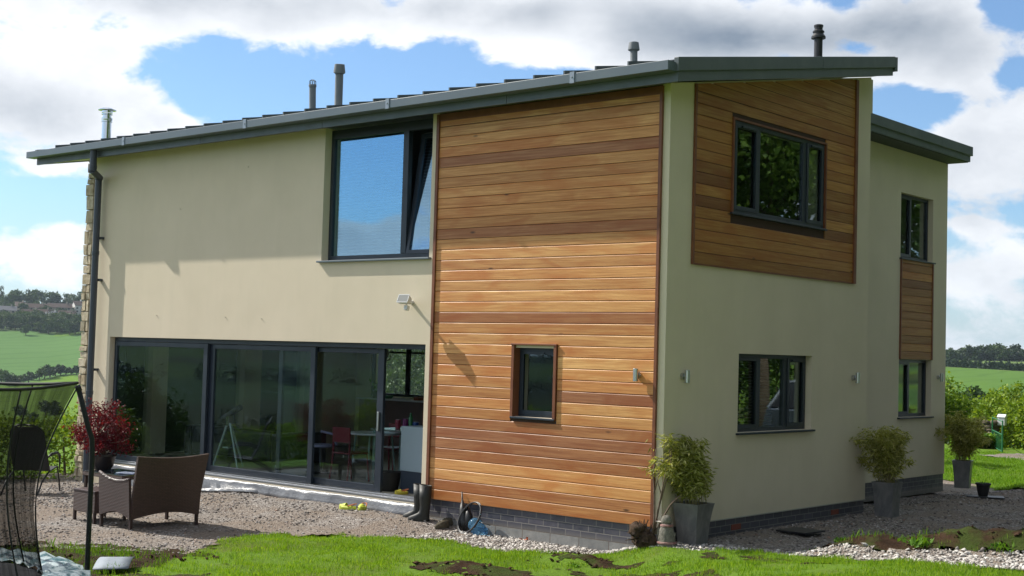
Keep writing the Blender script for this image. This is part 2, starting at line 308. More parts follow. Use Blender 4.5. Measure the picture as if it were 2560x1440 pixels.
# ------------------------------------------------------------------ mesh helpers
def A(x): return x                                    # frame of the long front wall
def frame_A(p): return p
def frame_B(x0=0.):
    return lambda p: (x0-p[1], p[0], p[2])            # u along +y, depth into the house
class MB:
    def __init__(s, T=None): s.v = []; s.f = []; s.T = T
    def vert(s, *ps):
        k = len(s.v)
        for p in ps: s.v.append(tuple(s.T(p)) if s.T else tuple(p))
        return k
    def quad(s, a, b, c, d): k = s.vert(a, b, c, d); s.f.append((k, k+1, k+2, k+3)); return s
    def poly(s, ps): k = s.vert(*ps); s.f.append(tuple(range(k, k+len(ps)))); return s
    def box(s, x0, x1, y0, y1, z0, z1):
        k = s.vert((x0, y0, z0), (x1, y0, z0), (x1, y1, z0), (x0, y1, z0), (x0, y0, z1), (x1, y0, z1), (x1, y1, z1), (x0, y1, z1))
        for q in ((0, 3, 2, 1), (4, 5, 6, 7), (0, 1, 5, 4), (1, 2, 6, 5), (2, 3, 7, 6), (3, 0, 4, 7)): s.f.append(tuple(k+i for i in q))
        return s
    def hexa(s, ps):
        k = s.vert(*ps)
        for q in ((0, 3, 2, 1), (4, 5, 6, 7), (0, 1, 5, 4), (1, 2, 6, 5), (2, 3, 7, 6), (3, 0, 4, 7)): s.f.append(tuple(k+i for i in q))
        return s
    def obox(s, c, size, rz=0., rx=0., ry=0.):
        m = Matrix.Translation(c) @ Matrix.Rotation(rz, 4, 'Z') @ Matrix.Rotation(rx, 4, 'X') @ Matrix.Rotation(ry, 4, 'Y')
        hx, hy, hz_ = (q/2 for q in size)
        return s.hexa([tuple(m @ Vector(p)) for p in ((-hx, -hy, -hz_), (hx, -hy, -hz_), (hx, hy, -hz_), (-hx, hy, -hz_), (-hx, -hy, hz_), (hx, -hy, hz_), (hx, hy, hz_), (-hx, hy, hz_))])
    def prism(s, pts, a, b, axis=0):
        """pts: 2-D outline; extruded along axis from a to b"""
        def P(q, w_): return {0: (w_, q[0], q[1]), 1: (q[0], w_, q[1]), 2: (q[0], q[1], w_)}[axis]
        n = len(pts); k = s.vert(*[P(q, a) for q in pts], *[P(q, b) for q in pts])
        s.f.append(tuple(k+i for i in range(n))[::-1]); s.f.append(tuple(k+n+i for i in range(n)))
        for i in range(n): j = (i+1) % n; s.f.append((k+i, k+j, k+n+j, k+n+i))
        return s
    def tube(s, path, r, seg=8, caps=True):
        path = [Vector(p) for p in path]; n = len(path); rs = r if hasattr(r, '__len__') else [r]*n
        ring = []; ref = None
        for i, p in enumerate(path):
            d = (path[min(i+1, n-1)]-path[max(i-1, 0)]).normalized()
            if ref is None: ref = Vector((0, 0, 1)) if abs(d.z) < .9 else Vector((1, 0, 0))
            a = d.cross(ref).normalized(); b_ = d.cross(a).normalized(); ref = -b_ if False else ref
            k = s.vert(*[tuple(p+rs[i]*(math.cos(2*math.pi*j/seg)*a+math.sin(2*math.pi*j/seg)*b_)) for j in range(seg)]); ring.append(k)
        for i in range(n-1):
            for j in range(seg):
                q = (j+1) % seg; s.f.append((ring[i]+j, ring[i+1]+j, ring[i+1]+q, ring[i]+q))
        if caps: s.f.append(tuple(ring[0]+j for j in range(seg))); s.f.append(tuple(ring[-1]+j for j in range(seg))[::-1])
        return s
    def lathe(s, c, prof, seg=20, axis=None):
        m = Matrix.Translation(c)
        if axis is not None: m = m @ Vector(axis).to_track_quat('Z', 'Y').to_matrix().to_4x4()
        ks = [s.vert(*[tuple(m @ Vector((r*math.cos(2*math.pi*j/seg), r*math.sin(2*math.pi*j/seg), h))) for j in range(seg)]) for r, h in prof]
        for a, b_ in zip(ks, ks[1:]):
            for j in range(seg): q = (j+1) % seg; s.f.append((a+j, a+q, b_+q, b_+j))
        s.f.append(tuple(ks[0]+j for j in range(seg))[::-1]); s.f.append(tuple(ks[-1]+j for j in range(seg)))
        return s
    def ell(s, c, r, seg=14, rings=9, jit=0., m=None):
        prof = []; k0 = []
        for i in range(rings+1):
            th = math.pi*i/rings
            row = []
            for j in range(seg):
                ph = 2*math.pi*j/seg; q = 1+(random.uniform(-jit, jit) if jit else 0)
                p = Vector((r[0]*math.sin(th)*math.cos(ph)*q, r[1]*math.sin(th)*math.sin(ph)*q, -r[2]*math.cos(th)*q))
                if m is not None: p = m @ p
                row.append(tuple(Vector(c)+p))
            k0.append(s.vert(*row))
        for a, b_ in zip(k0, k0[1:]):
            for j in range(seg): q = (j+1) % seg; s.f.append((a+j, a+q, b_+q, b_+j))
        return s
def link(name, me, m=None, parent=None, smooth=False, bevel=0, label=None):
    if m: me.materials.append(m)
    o = bpy.data.objects.new(name, me); COL.objects.link(o)
    if parent: o.parent = parent
    if smooth:
        me.polygons.foreach_set('use_smooth', [True]*len(me.polygons))
        if smooth != 'all': me.set_sharp_from_angle(angle=R(smooth if smooth is not True else 40))
    if bevel:
        bv = o.modifiers.new('bevel', 'BEVEL'); bv.width = bevel; bv.segments = 2; bv.limit_method = 'ANGLE'; bv.angle_limit = R(40)
    if label: o['label'] = label
    return o
def obj(name, mb, m, parent=None, smooth=False, bevel=0, label=None):
    me = bpy.data.meshes.new(name); me.from_pydata(mb.v, [], mb.f); me.update()
    if parent is not None and parent.type == 'EMPTY':
        L = parent.location
        me.transform(Matrix.Translation(-L))
    elif parent is not None and parent.parent is not None and parent.parent.type == 'EMPTY':
        me.transform(Matrix.Translation(-parent.parent.location))
    return link(name, me, m, parent, smooth, bevel, label)
def npmesh(name, V, F, m, parent=None, smooth=False):
    """V (n,3) float, F (k,c) int"""
    me = bpy.data.meshes.new(name); V = np.asarray(V, np.float32); F = np.asarray(F, np.int32); k, c = F.shape
    if parent is not None and parent.type == 'EMPTY': V = V-np.array(parent.location, np.float32)
    me.vertices.add(len(V)); me.vertices.foreach_set('co', V.ravel())
    me.loops.add(k*c); me.loops.foreach_set('vertex_index', F.ravel())
    me.polygons.add(k); me.polygons.foreach_set('loop_start', np.arange(0, k*c, c, dtype=np.int32)); me.polygons.foreach_set('loop_total', np.full(k, c, np.int32))
    me.update(calc_edges=True); me.validate()
    return link(name, me, m, parent, smooth)
def thing(name, label, cat, loc=(0, 0, 0), group=None):
    o = bpy.data.objects.new(name, None); COL.objects.link(o); o.location = loc; o.empty_display_size = .2
    return tag(o, label, cat, group)
def tag(o, label, cat, group=None):
    o['label'] = label; o['category'] = cat
    if group: o['group'] = group
    return o
def struct(o): o['kind'] = 'structure'; return o
def stuff(o, label=None, cat=None):
    o['kind'] = 'stuff'
    if label: o['label'] = label; o['category'] = cat
    return o
def kids(o): return [c for c in bpy.data.objects if c.parent == o]
def dup(root, loc, rz=0., sc=1., label=None, group=None):
    r = root.copy(); COL.objects.link(r); r.location = loc; r.rotation_euler = (0, 0, rz); r.scale = (sc, sc, sc) if not hasattr(sc, '__len__') else sc
    if label: r['label'] = label
    if group: r['group'] = group
    for ch in KIDS.get(root.name) or kids(root):
        c = ch.copy(); COL.objects.link(c); c.parent = r
        for g in kids(ch):
            d = g.copy(); COL.objects.link(d); d.parent = c
    return r
KIDS = {}

# ------------------------------------------------------------------ ground height
def smn(a, b, x): t = np.clip((x-a)/(b-a), 0, 1); return t*t*(3-2*t)
def vnoise(x, y, s, seed=0):
    x = x/s; y = y/s; xi = np.floor(x); yi = np.floor(y); fx = x-xi; fy = y-yi
    def h(a, b): q = np.sin(a*127.1+b*311.7+seed*17.3)*43758.5453; return q-np.floor(q)
    fx = fx*fx*(3-2*fx); fy = fy*fy*(3-2*fy)
    return (h(xi, yi)*(1-fx)+h(xi+1, yi)*fx)*(1-fy)+(h(xi, yi+1)*(1-fx)+h(xi+1, yi+1)*fx)*fy
def near_z(x, y):
    x = np.asarray(x, float); y = np.asarray(y, float)
    t = x*.65-y*.757
    z = -.37+.045*(np.logaddexp(0, (t-1)*1.5)/1.5)
    z = z+.12*np.exp(-((y+.3)/.9)**2)*smn(-9.5, -7.5, x)*(1-smn(-4.2, -2.8, x))
    z = z-.12*(1-smn(-12.5, -9, x))
    z = z+.17*smn(-.9, .15, x)*smn(-1.1, 0, y+.8*np.maximum(x, 0))
    yc = .26*x
    z = z+.22*smn(1.0, 4.5, x)*(1-smn(yc, yc+.7, y))
    z = z+(.20*smn(1.5, 2.6, x)+.02*smn(2.6, 4., x))*np.exp(-((y-yc+.10)/.30)**2)
    return z
# far land: rows are bearings (degrees from +y towards +x), columns distances; values are heights
DST = np.array([0, 28, 45, 90, 200, 350, 500, 620, 760, 1000, 1150, 1300, 1700, 2600])
BRG = np.array([-180, -150, -139, -120, -90, -75, -60, -52, -44, -36, -30, -20, -5, 30, 90, 150, 180])
LAND = {
 -180: [-.3, -.3, -.8, -3, -12, -18, -20, -18, -14, -8, -4, -2, -6, -20],
 -150: [-.3, -.3, -1.5, -6, -22, -32, -34, -30, -24, -13, -9, -6, -4, -20],
 -139: [-.3, -.4, -1.8, -7, -24, -35, -38, -32, -25, -14, -9, -7, -4, -20],
 -120: [-.3, -.5, -2, -8, -26, -38, -40, -34, -24, -8, 0, 4, 6, -20],
 -90: [-.4, -1, -3, -10, -30, -42, -36, -28, -18, 4, 16, 26, 30, 0],
 -75: [-.4, -1.2, -4, -12, -32, -42, -30, -24, -15, 9, 26, 36, 38, 10],
 -60: [-.4, -1.2, -4, -12, -32, -42, -29.5, -23, -14, 9, 25, 34, 34, 10],
 -52: [-.4, -1.0, -3, -10, -30, -40, -26, -14, 2, 26, 40, 50, 52, 20],
 -44: [-.3, -.8, -2, -8, -26, -34, -18, 0, 24, 60, 74, 84, 90, 30],
 -36: [-.3, -.5, -1.5, -6, -20, -25, -10, 2, 14, 28, 34, 38, 40, 20],
 -30: [-.25, -.35, -1, -4, -13, -13, -6, 0, 4.5, 6, 6, 5, 0, -20],
 -20: [-.25, -.35, -1, -4, -12, -12, -5.2, .2, 4.5, 6, 6, 5, 0, -20],
 -5: [-.25, -.3, -.6, -3, -10, -10, -5, -1, 3, 5, 5, 5, 0, -20],
 30: [-.2, -.2, -.2, -1, -3, -4, -4, -2, 0, 3, 5, 5, 0, -10],
 90: [.2, .6, .8, 1, 1, 1, 1, 2, 3, 5, 5, 5, 0, -10],
 150: [.2, .3, .3, 0, -3, -6, -8, -6, -2, 2, 3, 3, 0, -10],
 180: [-.3, -.3, -.8, -3, -12, -18, -20, -18, -14, -8, -4, -2, -6, -20]}
LT = np.array([LAND[b] for b in BRG], float)
def far_z(x, y):
    x = np.asarray(x, float); y = np.asarray(y, float)
    cx, cy = x-CAMP.x, y-CAMP.y; d = np.hypot(cx, cy); b = np.degrees(np.arctan2(cx, cy))
    d = np.clip(d, 0, 2599); bi = np.clip(np.searchsorted(BRG, b, 'right')-1, 0, len(BRG)-2); di = np.clip(np.searchsorted(DST, d, 'right')-1, 0, len(DST)-2)
    fb = (b-BRG[bi])/(BRG[bi+1]-BRG[bi]); fb = fb*fb*(3-2*fb); fd = (d-DST[di])/(DST[di+1]-DST[di])
    z = (LT[bi, di]*(1-fd)+LT[bi, di+1]*fd)*(1-fb)+(LT[bi+1, di]*(1-fd)+LT[bi+1, di+1]*fd)*fb
    return z+(vnoise(x, y, 60, 1)-.5)*smn(80, 400, d)*3
def gz(x, y):
    x = np.asarray(x, float); y = np.asarray(y, float)
    # the garden plateau, falling away beyond the hedges
    k = np.maximum(smn(14.5, 21, -x), np.maximum(smn(26, 34, y), np.maximum(smn(14, 24, x), smn(18, 28, -y))))
    return near_z(np.clip(x, -20, 14), np.clip(y, -20, 30))*(1-k)+np.minimum(far_z(x, y), .6)*k
def Z(x, y): return float(gz(x, y))
# ------------------------------------------------------------------ the house
L = -12.68; D = 5.42; R2 = -1.257; E2 = 11.31
house = thing('house', 'two storey cream rendered house with cedar cladding and dark metal sloping roof', 'house')
def roofz(y): return 5.43+.1862*y
def wall(name, T, U0, U1, W0, top, openings, t=.28, m=None, cuts=(), inner=True):
    us = sorted({U0, U1, *cuts, *[q for o in openings for q in o[:2]]}); us = [u for u in us if U0 <= u <= U1]
    ws = sorted({W0, *[q for o in openings for q in o[2:]]}); ws = [q for q in ws if q >= W0 and q < 5.3]; ws.append(None)
    tf = top if callable(top) else (lambda u: top)
    mb = MB(T)
    def solid(i, j):
        if i < 0 or j < 0 or i >= len(us)-1 or j >= len(ws)-1: return False
        a, b = us[i], us[i+1]; c = ws[j]; d = ws[j+1] if ws[j+1] is not None else 99
        for o in openings:
            if a >= o[0]-1e-6 and b <= o[1]+1e-6 and c >= o[2]-1e-6 and (d <= o[3]+1e-6 or (d == 99 and o[3] > 5.2)): return False
        return True
    for i in range(len(us)-1):
        for j in range(len(ws)-1):
            if not solid(i, j): continue
            a, b = us[i], us[i+1]; c = ws[j]
            da, db = (ws[j+1], ws[j+1]) if ws[j+1] is not None else (tf(a), tf(b))
            mb.quad((a, 0, c), (b, 0, c), (b, 0, db), (a, 0, da))
            mb.quad((b, t, c), (a, t, c), (a, t, da), (b, t, db))
            if not solid(i-1, j): mb.quad((a, t, c), (a, 0, c), (a, 0, da), (a, t, da))
            if not solid(i+1, j): mb.quad((b, 0, c), (b, t, c), (b, t, db), (b, 0, db))
            if not solid(i, j-1): mb.quad((a, 0, c), (a, t, c), (b, t, c), (b, 0, c))
            if not solid(i, j+1): mb.quad((a, 0, da), (b, 0, db), (b, t, db), (a, t, da))
    return obj(name, mb, m or M_render, house)
DOOR = (-11.97, -4.07, -.10, 2.148); WUP = (-6.35, -4.055, 3.383, 5.43); WSM = (-2.40, -1.70, 1.225, 2.135)
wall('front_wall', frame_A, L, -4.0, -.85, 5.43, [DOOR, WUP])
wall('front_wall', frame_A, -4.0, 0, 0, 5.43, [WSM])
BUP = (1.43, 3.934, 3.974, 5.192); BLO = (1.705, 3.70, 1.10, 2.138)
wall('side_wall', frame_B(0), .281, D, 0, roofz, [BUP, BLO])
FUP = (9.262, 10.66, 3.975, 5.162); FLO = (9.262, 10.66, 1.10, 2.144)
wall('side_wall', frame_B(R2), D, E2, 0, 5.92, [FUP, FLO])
# corner return so both faces meet at one arris
obj('side_wall', MB().quad((.0015, -.0, 0), (.0015, .282, 0), (.0015, .282, roofz(.282)), (.0015, -.0, roofz(0))), M_render, house)
# the unseen rear, gable and step walls
mb = MB(); t_ = .28
mb.box(R2+.0, -.281, D-.28, D-.001, -.8, roofz(D)-.30)
obj('step_wall', mb, M_render, house)
mb = MB().box(L+.5, R2-.29, E2-.28, E2, -.9, 5.9)
obj('rear_wall', mb, M_render, house)
mb = MB(); mb.prism([(D, 5.9), (D, 6.42), (D+.1, 6.42), (D+.1, 5.9)], L, -.02, 0); obj('clerestory_wall', mb, M_render, house)
# brick plinth and blockwork footing
mb = MB().box(-4.0, -.012, .012, .27, -.246, -.002)
mb2 = MB().box(-.27, -.012, .272, D-.02, -.328, -.002); mb3 = MB().box(R2-.25, R2-.012, D-.02, E2-.02, -.328, -.002); mb4 = MB().box(R2-.012, -.272, D-.27, D-.014, -.4, -.002)
for q in (mb, mb2, mb3, mb4): obj('brick_plinth', q, M_brick, house)
obj('blockwork_footing', MB().box(-4.0, -.006, .004, .26, -1.0, -.248), M_block, house)
mred = mat('red_brick', (.20, .055, .035), .8)
for y in (1.62, 4.36): obj('red_vent_brick', MB().box(-.05, -.006, y, y+.235, -.160, -.087), mred, house)
# rendered bellcast trim above plinth
obj('render_stop_bead', MB().box(-.004, .008, .004, D, -.008, .006), mat('bead_grey', (.35, .34, .30), .6), house)

# stone walling of the west gable, seen edge-on
mb = MB().box(-12.90, L-.004, .05, .26, -1.0, 5.42); obj('stone_gable_edge', mb, M_mortar, house)
mb = MB(); z = -.95
while z < 5.40:
    h = random.uniform(.10, .26); h = min(h, 5.42-z)
    xs = [-12.93, L-.006] if random.random() < .5 else [-12.93, -12.93+random.uniform(.09, .16), L-.006]
    for a, b in zip(xs, xs[1:]):
        j = lambda s=.014: random.uniform(-s, s)
        x0 = a+(j() if a < -12.9 else .006); x1 = b-.006; y0 = -.012+j(.012); e = .012
        c = [(x0+e, y0, z+e), (x1-e, y0, z+e), (x1-e, y0, z+h-e), (x0+e, y0, z+h-e)]; c = [(p[0]+j(.01), p[1]+j(.01), p[2]+j(.01)) for p in c]
        r_ = [(x0, y0+.03, z+.004), (x1, y0+.03, z+.004), (x1, y0+.03, z+h-.006), (x0, y0+.03, z+h-.006)]
        bk = [(x0, .25, z+.004), (x1, .25, z+.004), (x1, .25, z+h-.006), (x0, .25, z+h-.006)]
        k = mb.vert(*c, *r_, *bk); mb.f.append((k, k+1, k+2, k+3))
        for q in range(4):
            n_ = (q+1) % 4; mb.f.append((k+q, k+4+q, k+4+n_, k+n_)); mb.f.append((k+4+q, k+8+q, k+8+n_, k+4+n_))
    z += h
obj('stone_facing', mb, M_stone, house, smooth=50)
# rest of the gable: piers and glazing of the living room's west side
mb = MB()
for y0, y1 in ((.05, .45), (1.22, 1.56), (3.38, 3.80), (4.95, 6.4)): mb.box(-12.66, -12.40, y0+.0, y1, -.9, 2.45)
mb.box(-12.66, -12.40, .29, 11.2, 2.451, 5.4); mb.box(-12.66, -12.40, .45, 11.2, -.9, -.02)
obj('gable_wall', mb, M_inwall, house)
obj('gable_dark_backing', MB().box(-12.68, -12.661, .29, 6.35, -.9, 2.46), mat('added_dark_sheet', (.03, .036, .045), .6), house)  # sheet added behind the piers, dark so reflections in the door glass show

# ---- cladding
def boards(name, T, u0, u1, w0, topf, holes, m, P=.145, d0=-.018, splits=0):
    mb = MB(T); w_ = w0; mx = max(topf(u0), topf(u1))
    while w_ < mx-.01:
        segs = [(u0, u1)]
        for h in holes:
            if w_+P > h[2]+.005 and w_ < h[3]-.005:
                ns = []
                for a, b in segs:
                    if h[0] > a and h[1] < b: ns += [(a, h[0]), (h[1], b)]
                    else: ns.append((a, b))
                segs = ns
        for a, b in segs:
            hi = w_+P; lo_ = w_
            # cut against holes top/bottom
            for h in holes:
                if a >= h[0]-.01 and b <= h[1]+.01: pass
            ta, tb = topf(a), topf(b)
            if max(ta, tb) <= w_+.02: continue
            if min(ta, tb) < hi:      # sloping cut under the verge
                s = (tb-ta)/(b-a) if b != a else 0
                if s > 0 and ta < w_+.01: a = a+(w_+.01-ta)/s; ta = w_+.01
                pts = [(a, w_+.003), (b, w_+.003), (b, min(hi-.004, tb))]
                if tb > hi-.004 and s > 0: pts.append((b-(tb-(hi-.004))/s, hi-.004)) if (b-(tb-(hi-.004))/s) > a else None
                pts.append((a, min(ta, hi-.004)))
                k = mb.vert(*[(p[0], d0, p[1]) for p in pts]); mb.f.append(tuple(range(k, k+len(pts))))
                continue
            f0, f1 = w_+.002, hi-.0150
            mb.quad((a, d0, f0), (b, d0, f0), (b, d0, f1), (a, d0, f1))
            mb.quad((a, d0, f1), (b, d0, f1), (b, d0+.0085, hi-.0030), (a, d0+.0085, hi-.0030))
            mb.quad((a, d0+.012, f0), (b, d0+.012, f0), (b, d0, f0), (a, d0, f0))
            mb.quad((a, d0, f0), (a, d0, f1), (a, d0+.012, f1), (a, d0+.012, f0)); mb.quad((b, d0, f1), (b, d0, f0), (b, d0+.012, f0), (b, d0+.012, f1))
        w_ += P
    # weld verts per board so that each board is one island
    o = obj(name, mb, m, house)
    import bmesh
    bm = bmesh.new(); bm.from_mesh(o.data); bmesh.ops.remove_doubles(bm, verts=bm.verts, dist=1e-4); bm.to_mesh(o.data); bm.free()
    return o
M_recess = mat('cladding_shadow_gap', (.05, .022, .012), .8)
# west-front panel
cl = boards('timber_cladding', frame_A, -3.895, -.14, 0.0, lambda u: 5.36, [(-2.445, -1.655, 1.19, 2.175)], M_wood)
mb = MB()
for h in ((-3.93, -2.44, 0, 5.42), (-1.66, -.118, 0, 5.42), (-2.44, -1.66, 0, 1.195), (-2.44, -1.66, 2.17, 5.42)): mb.box(h[0], h[1], -.005, -.001, h[2]+.002, h[3])
obj('batten_backing', mb, M_recess, cl)
for q in ((-3.945, -3.897, -.042, -.0055, -.004, 5.40), (-.138, -.098, -.042, -.0055, -.004, 5.40)): obj('corner_trim', MB().box(*q), M_trim, cl)
obj('head_trim', MB().box(-3.896, -.139, -.030, -.019, 5.30, 5.40), M_trim, cl)
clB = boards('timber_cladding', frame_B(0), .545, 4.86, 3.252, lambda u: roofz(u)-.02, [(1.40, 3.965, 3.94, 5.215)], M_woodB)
mb = MB(frame_B(0))
for u0, u1, w0, w1 in ((.52, 1.43, 3.24, 0), (3.934, 4.93, 3.24, 0), (1.43, 3.934, 3.24, 3.972), (1.43, 3.934, 5.194, 0)):
    ta, tb = (w1, w1) if w1 else (roofz(u0)-.03, roofz(u1)-.03)
    mb.hexa([(u0, -.005, w0), (u1, -.005, w0), (u1, -.001, w0), (u0, -.001, w0), (u0, -.005, ta), (u1, -.005, tb), (u1, -.001, tb), (u0, -.001, ta)])
obj('batten_backing', mb, M_recess, clB)
for q in ((.51, .545, -.036, -.0055, 3.235, roofz(.52)-.02), (4.861, 4.94, -.040, -.0055, 3.235, roofz(4.86)-.03)): obj('corner_trim', MB(frame_B(0)).box(*q), M_trim, clB)
obj('base_trim', MB(frame_B(0)).box(.546, 4.86, -.026, -.0055, 3.232, 3.251), M_trim, clB)
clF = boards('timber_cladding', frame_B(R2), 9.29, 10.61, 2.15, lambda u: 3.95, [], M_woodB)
for q in ((9.262, 9.289, -.03, .05, 2.146, 3.965), (10.611, 10.66, -.03, .05, 2.146, 3.965)): obj('corner_trim', MB(frame_B(R2)).box(*q), M_trim, clF)
obj('batten_backing', MB(frame_B(R2)).box(9.262, 10.66, .0, .09, 2.15, 3.972), M_recess, clF)

# ---- windows
def bars(mb, u0, u1, w0, w1, d0, d1, bw, bl=None, bt=None, bb=None):
    bl = bl or bw; bt = bt or bw; bb = bb or bw
    mb.box(u0, u0+bl, d0, d1, w0, w1); mb.box(u1-bl, u1, d0, d1, w0, w1)
    mb.box(u0+bl, u1-bl, d0, d1, w1-bt, w1); mb.box(u0+bl, u1-bl, d0, d1, w0, w0+bb)
def window(T, o, dep, mull, glassm, vents=(), sill=(.04, .05), sash=(), label=None, backing=None, bw=.055):
    u0, u1, w0, w1 = o
    w1 = min(w1, 5.40)
    f = MB(T); bars(f, u0+.001, u1-.001, w0, w1, dep, dep+.07, bw)
    for a, b in mull: f.box(a, b, dep+.001, dep+.069, w0+bw, w1-bw)
    fr = obj('window', f, M_frame, house, bevel=.004, label=label)
    edges = [u0+bw]+[q for m_ in mull for q in m_]+[u1-bw]
    for i in range(0, len(edges), 2):
        a, b = edges[i], edges[i+1]
        s = MB(T)
        if i//2 in sash:
            bars(s, a-.012, b+.012, w0+bw-.012, w1-bw+.012, dep-.014, dep-.001, .052); obj('sash', s, M_frame, fr, bevel=.003)
        g = MB(T).box(a+.001, b-.001, dep+.028, dep+.034, w0+bw+.001, w1-bw-.001); obj('pane', g, glassm, fr)
    for a, b in vents:
        v = MB(T).box(a, b, dep-.04, dep-.0145, w1-.085, w1-.06); obj('trickle_vent', v, M_frame, fr, bevel=.004)
    if sill:
        s = MB(T).box(u0-sill[0], u1+sill[0], -sill[1], dep+.02, w0-.028, w0-.002); obj('sill', s, M_frame, fr, bevel=.005)
    return fr
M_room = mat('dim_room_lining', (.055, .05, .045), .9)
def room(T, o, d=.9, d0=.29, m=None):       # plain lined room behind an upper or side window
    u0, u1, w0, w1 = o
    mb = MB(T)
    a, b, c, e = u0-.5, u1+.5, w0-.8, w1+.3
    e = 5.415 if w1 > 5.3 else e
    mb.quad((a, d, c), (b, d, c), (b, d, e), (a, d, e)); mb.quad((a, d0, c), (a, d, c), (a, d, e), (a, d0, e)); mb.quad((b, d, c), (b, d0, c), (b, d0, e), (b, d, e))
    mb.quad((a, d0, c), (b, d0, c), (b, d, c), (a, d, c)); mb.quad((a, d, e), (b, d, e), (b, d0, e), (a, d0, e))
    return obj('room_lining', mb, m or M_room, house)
# small window in the front cladding, in a projecting cedar box
window(frame_A, WSM, .09, [], M_glass, vents=[(-2.24, -1.95)], sill=(.03, .05), sash=(0,), bw=.045)
f = MB(); x0, x1, z0, z1 = WSM[0]-.034, WSM[1]+.034, WSM[2]-.03, WSM[3]+.034
f.box(x0, x0+.046, -.042, .088, z0, z1); f.box(x1-.046, x1, -.042, .088, z0, z1); f.box(x0-.006, x1+.006, -.05, .088, z1+.0005, z1+.022); obj('window_surround', f, M_trim, house, bevel=.003)
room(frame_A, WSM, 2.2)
mb = MB().box(-2.36, -1.74, .34, .5, 1.15, 1.20); obj('window_board', mb, M_white, house)
obj('room_wall_strip', MB().box(-2.62, -2.36, 1.3, 1.5, .8, 2.4), mat('pale_blue_wall', (.30, .38, .38), .8), house)
# upper front window: fixed light and a tilted one
fr = MB(); u0, u1, w0, w1 = WUP[0], WUP[1], WUP[2], 5.40; dp = .13; BW = .065
bars(fr, u0+.001, u1-.001, w0, w1, dp, dp+.08, BW, bt=.14, bb=.08)
fr.box(-4.77, -4.66, dp-.004, dp+.079, w0+.08, w1-.14)
wup = obj('window', fr, M_frame, house, bevel=.004)
obj('pane', MB().box(u0+BW+.001, -4.771, dp+.03, dp+.036, w0+.081, w1-.141), M_glassUp, wup)
ang = R(8.2); ca, sa = math.cos(ang), math.sin(ang); pz = w0+.07; py = dp-.006
def tilt(p):
    y, z_ = p[1]-py, p[2]-pz
    return (p[0], py+y*ca+z_*sa, pz-y*sa+z_*ca)
ts = MB(tilt); bars(ts, -4.655, -4.13, pz, w1-.14, dp-.008, dp+.05, .06); obj('sash', ts, M_frame, wup, bevel=.003)
obj('pane', MB(tilt).box(-4.594, -4.191, dp+.02, dp+.026, pz+.061, w1-.201), M_glassUp, wup)
obj('sill', MB().box(u0-.05, u1+.045, -.062, dp+.02, w0-.03, w0-.002), M_gutter, wup, bevel=.005)
def blind(T, u0, u1, w0, w1, d, pitch, m, ang=.9):
    mb = MB(T); q = w0
    while q < w1: mb.hexa([(u0, d, q), (u1, d, q), (u1, d+.03, q+.012*ang), (u0, d+.03, q+.012*ang), (u0, d, q+.003), (u1, d, q+.003), (u1, d+.03, q+.003+.012*ang), (u0, d+.03, q+.003+.012*ang)]); q += pitch
    return mb
obj('venetian_blind', blind(frame_A, u0+.1, -4.80, w0+.1, w1-.15, .215, .048, M_blind, 1.9), M_blind, wup)
obj('venetian_blind', blind(frame_A, -4.74, -4.1, w0+.1, w1-.12, .52, .046, M_blind), M_blind, wup)
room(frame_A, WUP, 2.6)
# east side windows
window(frame_B(0), BUP, -.012, [(2.05, 2.135), (3.315, 3.42)], M_glassB, vents=[(1.62, 1.95), (3.50, 3.80)], sill=(.045, .06), sash=(0, 2))
f = MB(frame_B(0)); f.box(1.402, 1.4295, -.045, -.003, 3.945, 5.22); f.box(3.9345, 3.962, -.045, -.003, 3.945, 5.22); f.box(1.4295, 3.9345, -.045, -.003, 5.1925, 5.218); obj('window_surround', f, M_trim, house)
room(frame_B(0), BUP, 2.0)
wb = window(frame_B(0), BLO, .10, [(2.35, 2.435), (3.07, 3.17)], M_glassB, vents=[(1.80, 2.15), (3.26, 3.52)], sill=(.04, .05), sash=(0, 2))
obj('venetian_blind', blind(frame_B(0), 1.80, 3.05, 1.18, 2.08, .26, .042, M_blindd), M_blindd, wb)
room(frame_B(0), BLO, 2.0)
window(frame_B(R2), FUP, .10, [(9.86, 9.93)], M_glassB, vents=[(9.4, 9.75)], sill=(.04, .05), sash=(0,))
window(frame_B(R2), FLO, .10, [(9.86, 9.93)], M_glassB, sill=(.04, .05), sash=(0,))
room(frame_B(R2), FUP, 1.6); room(frame_B(R2), FLO, 1.6)

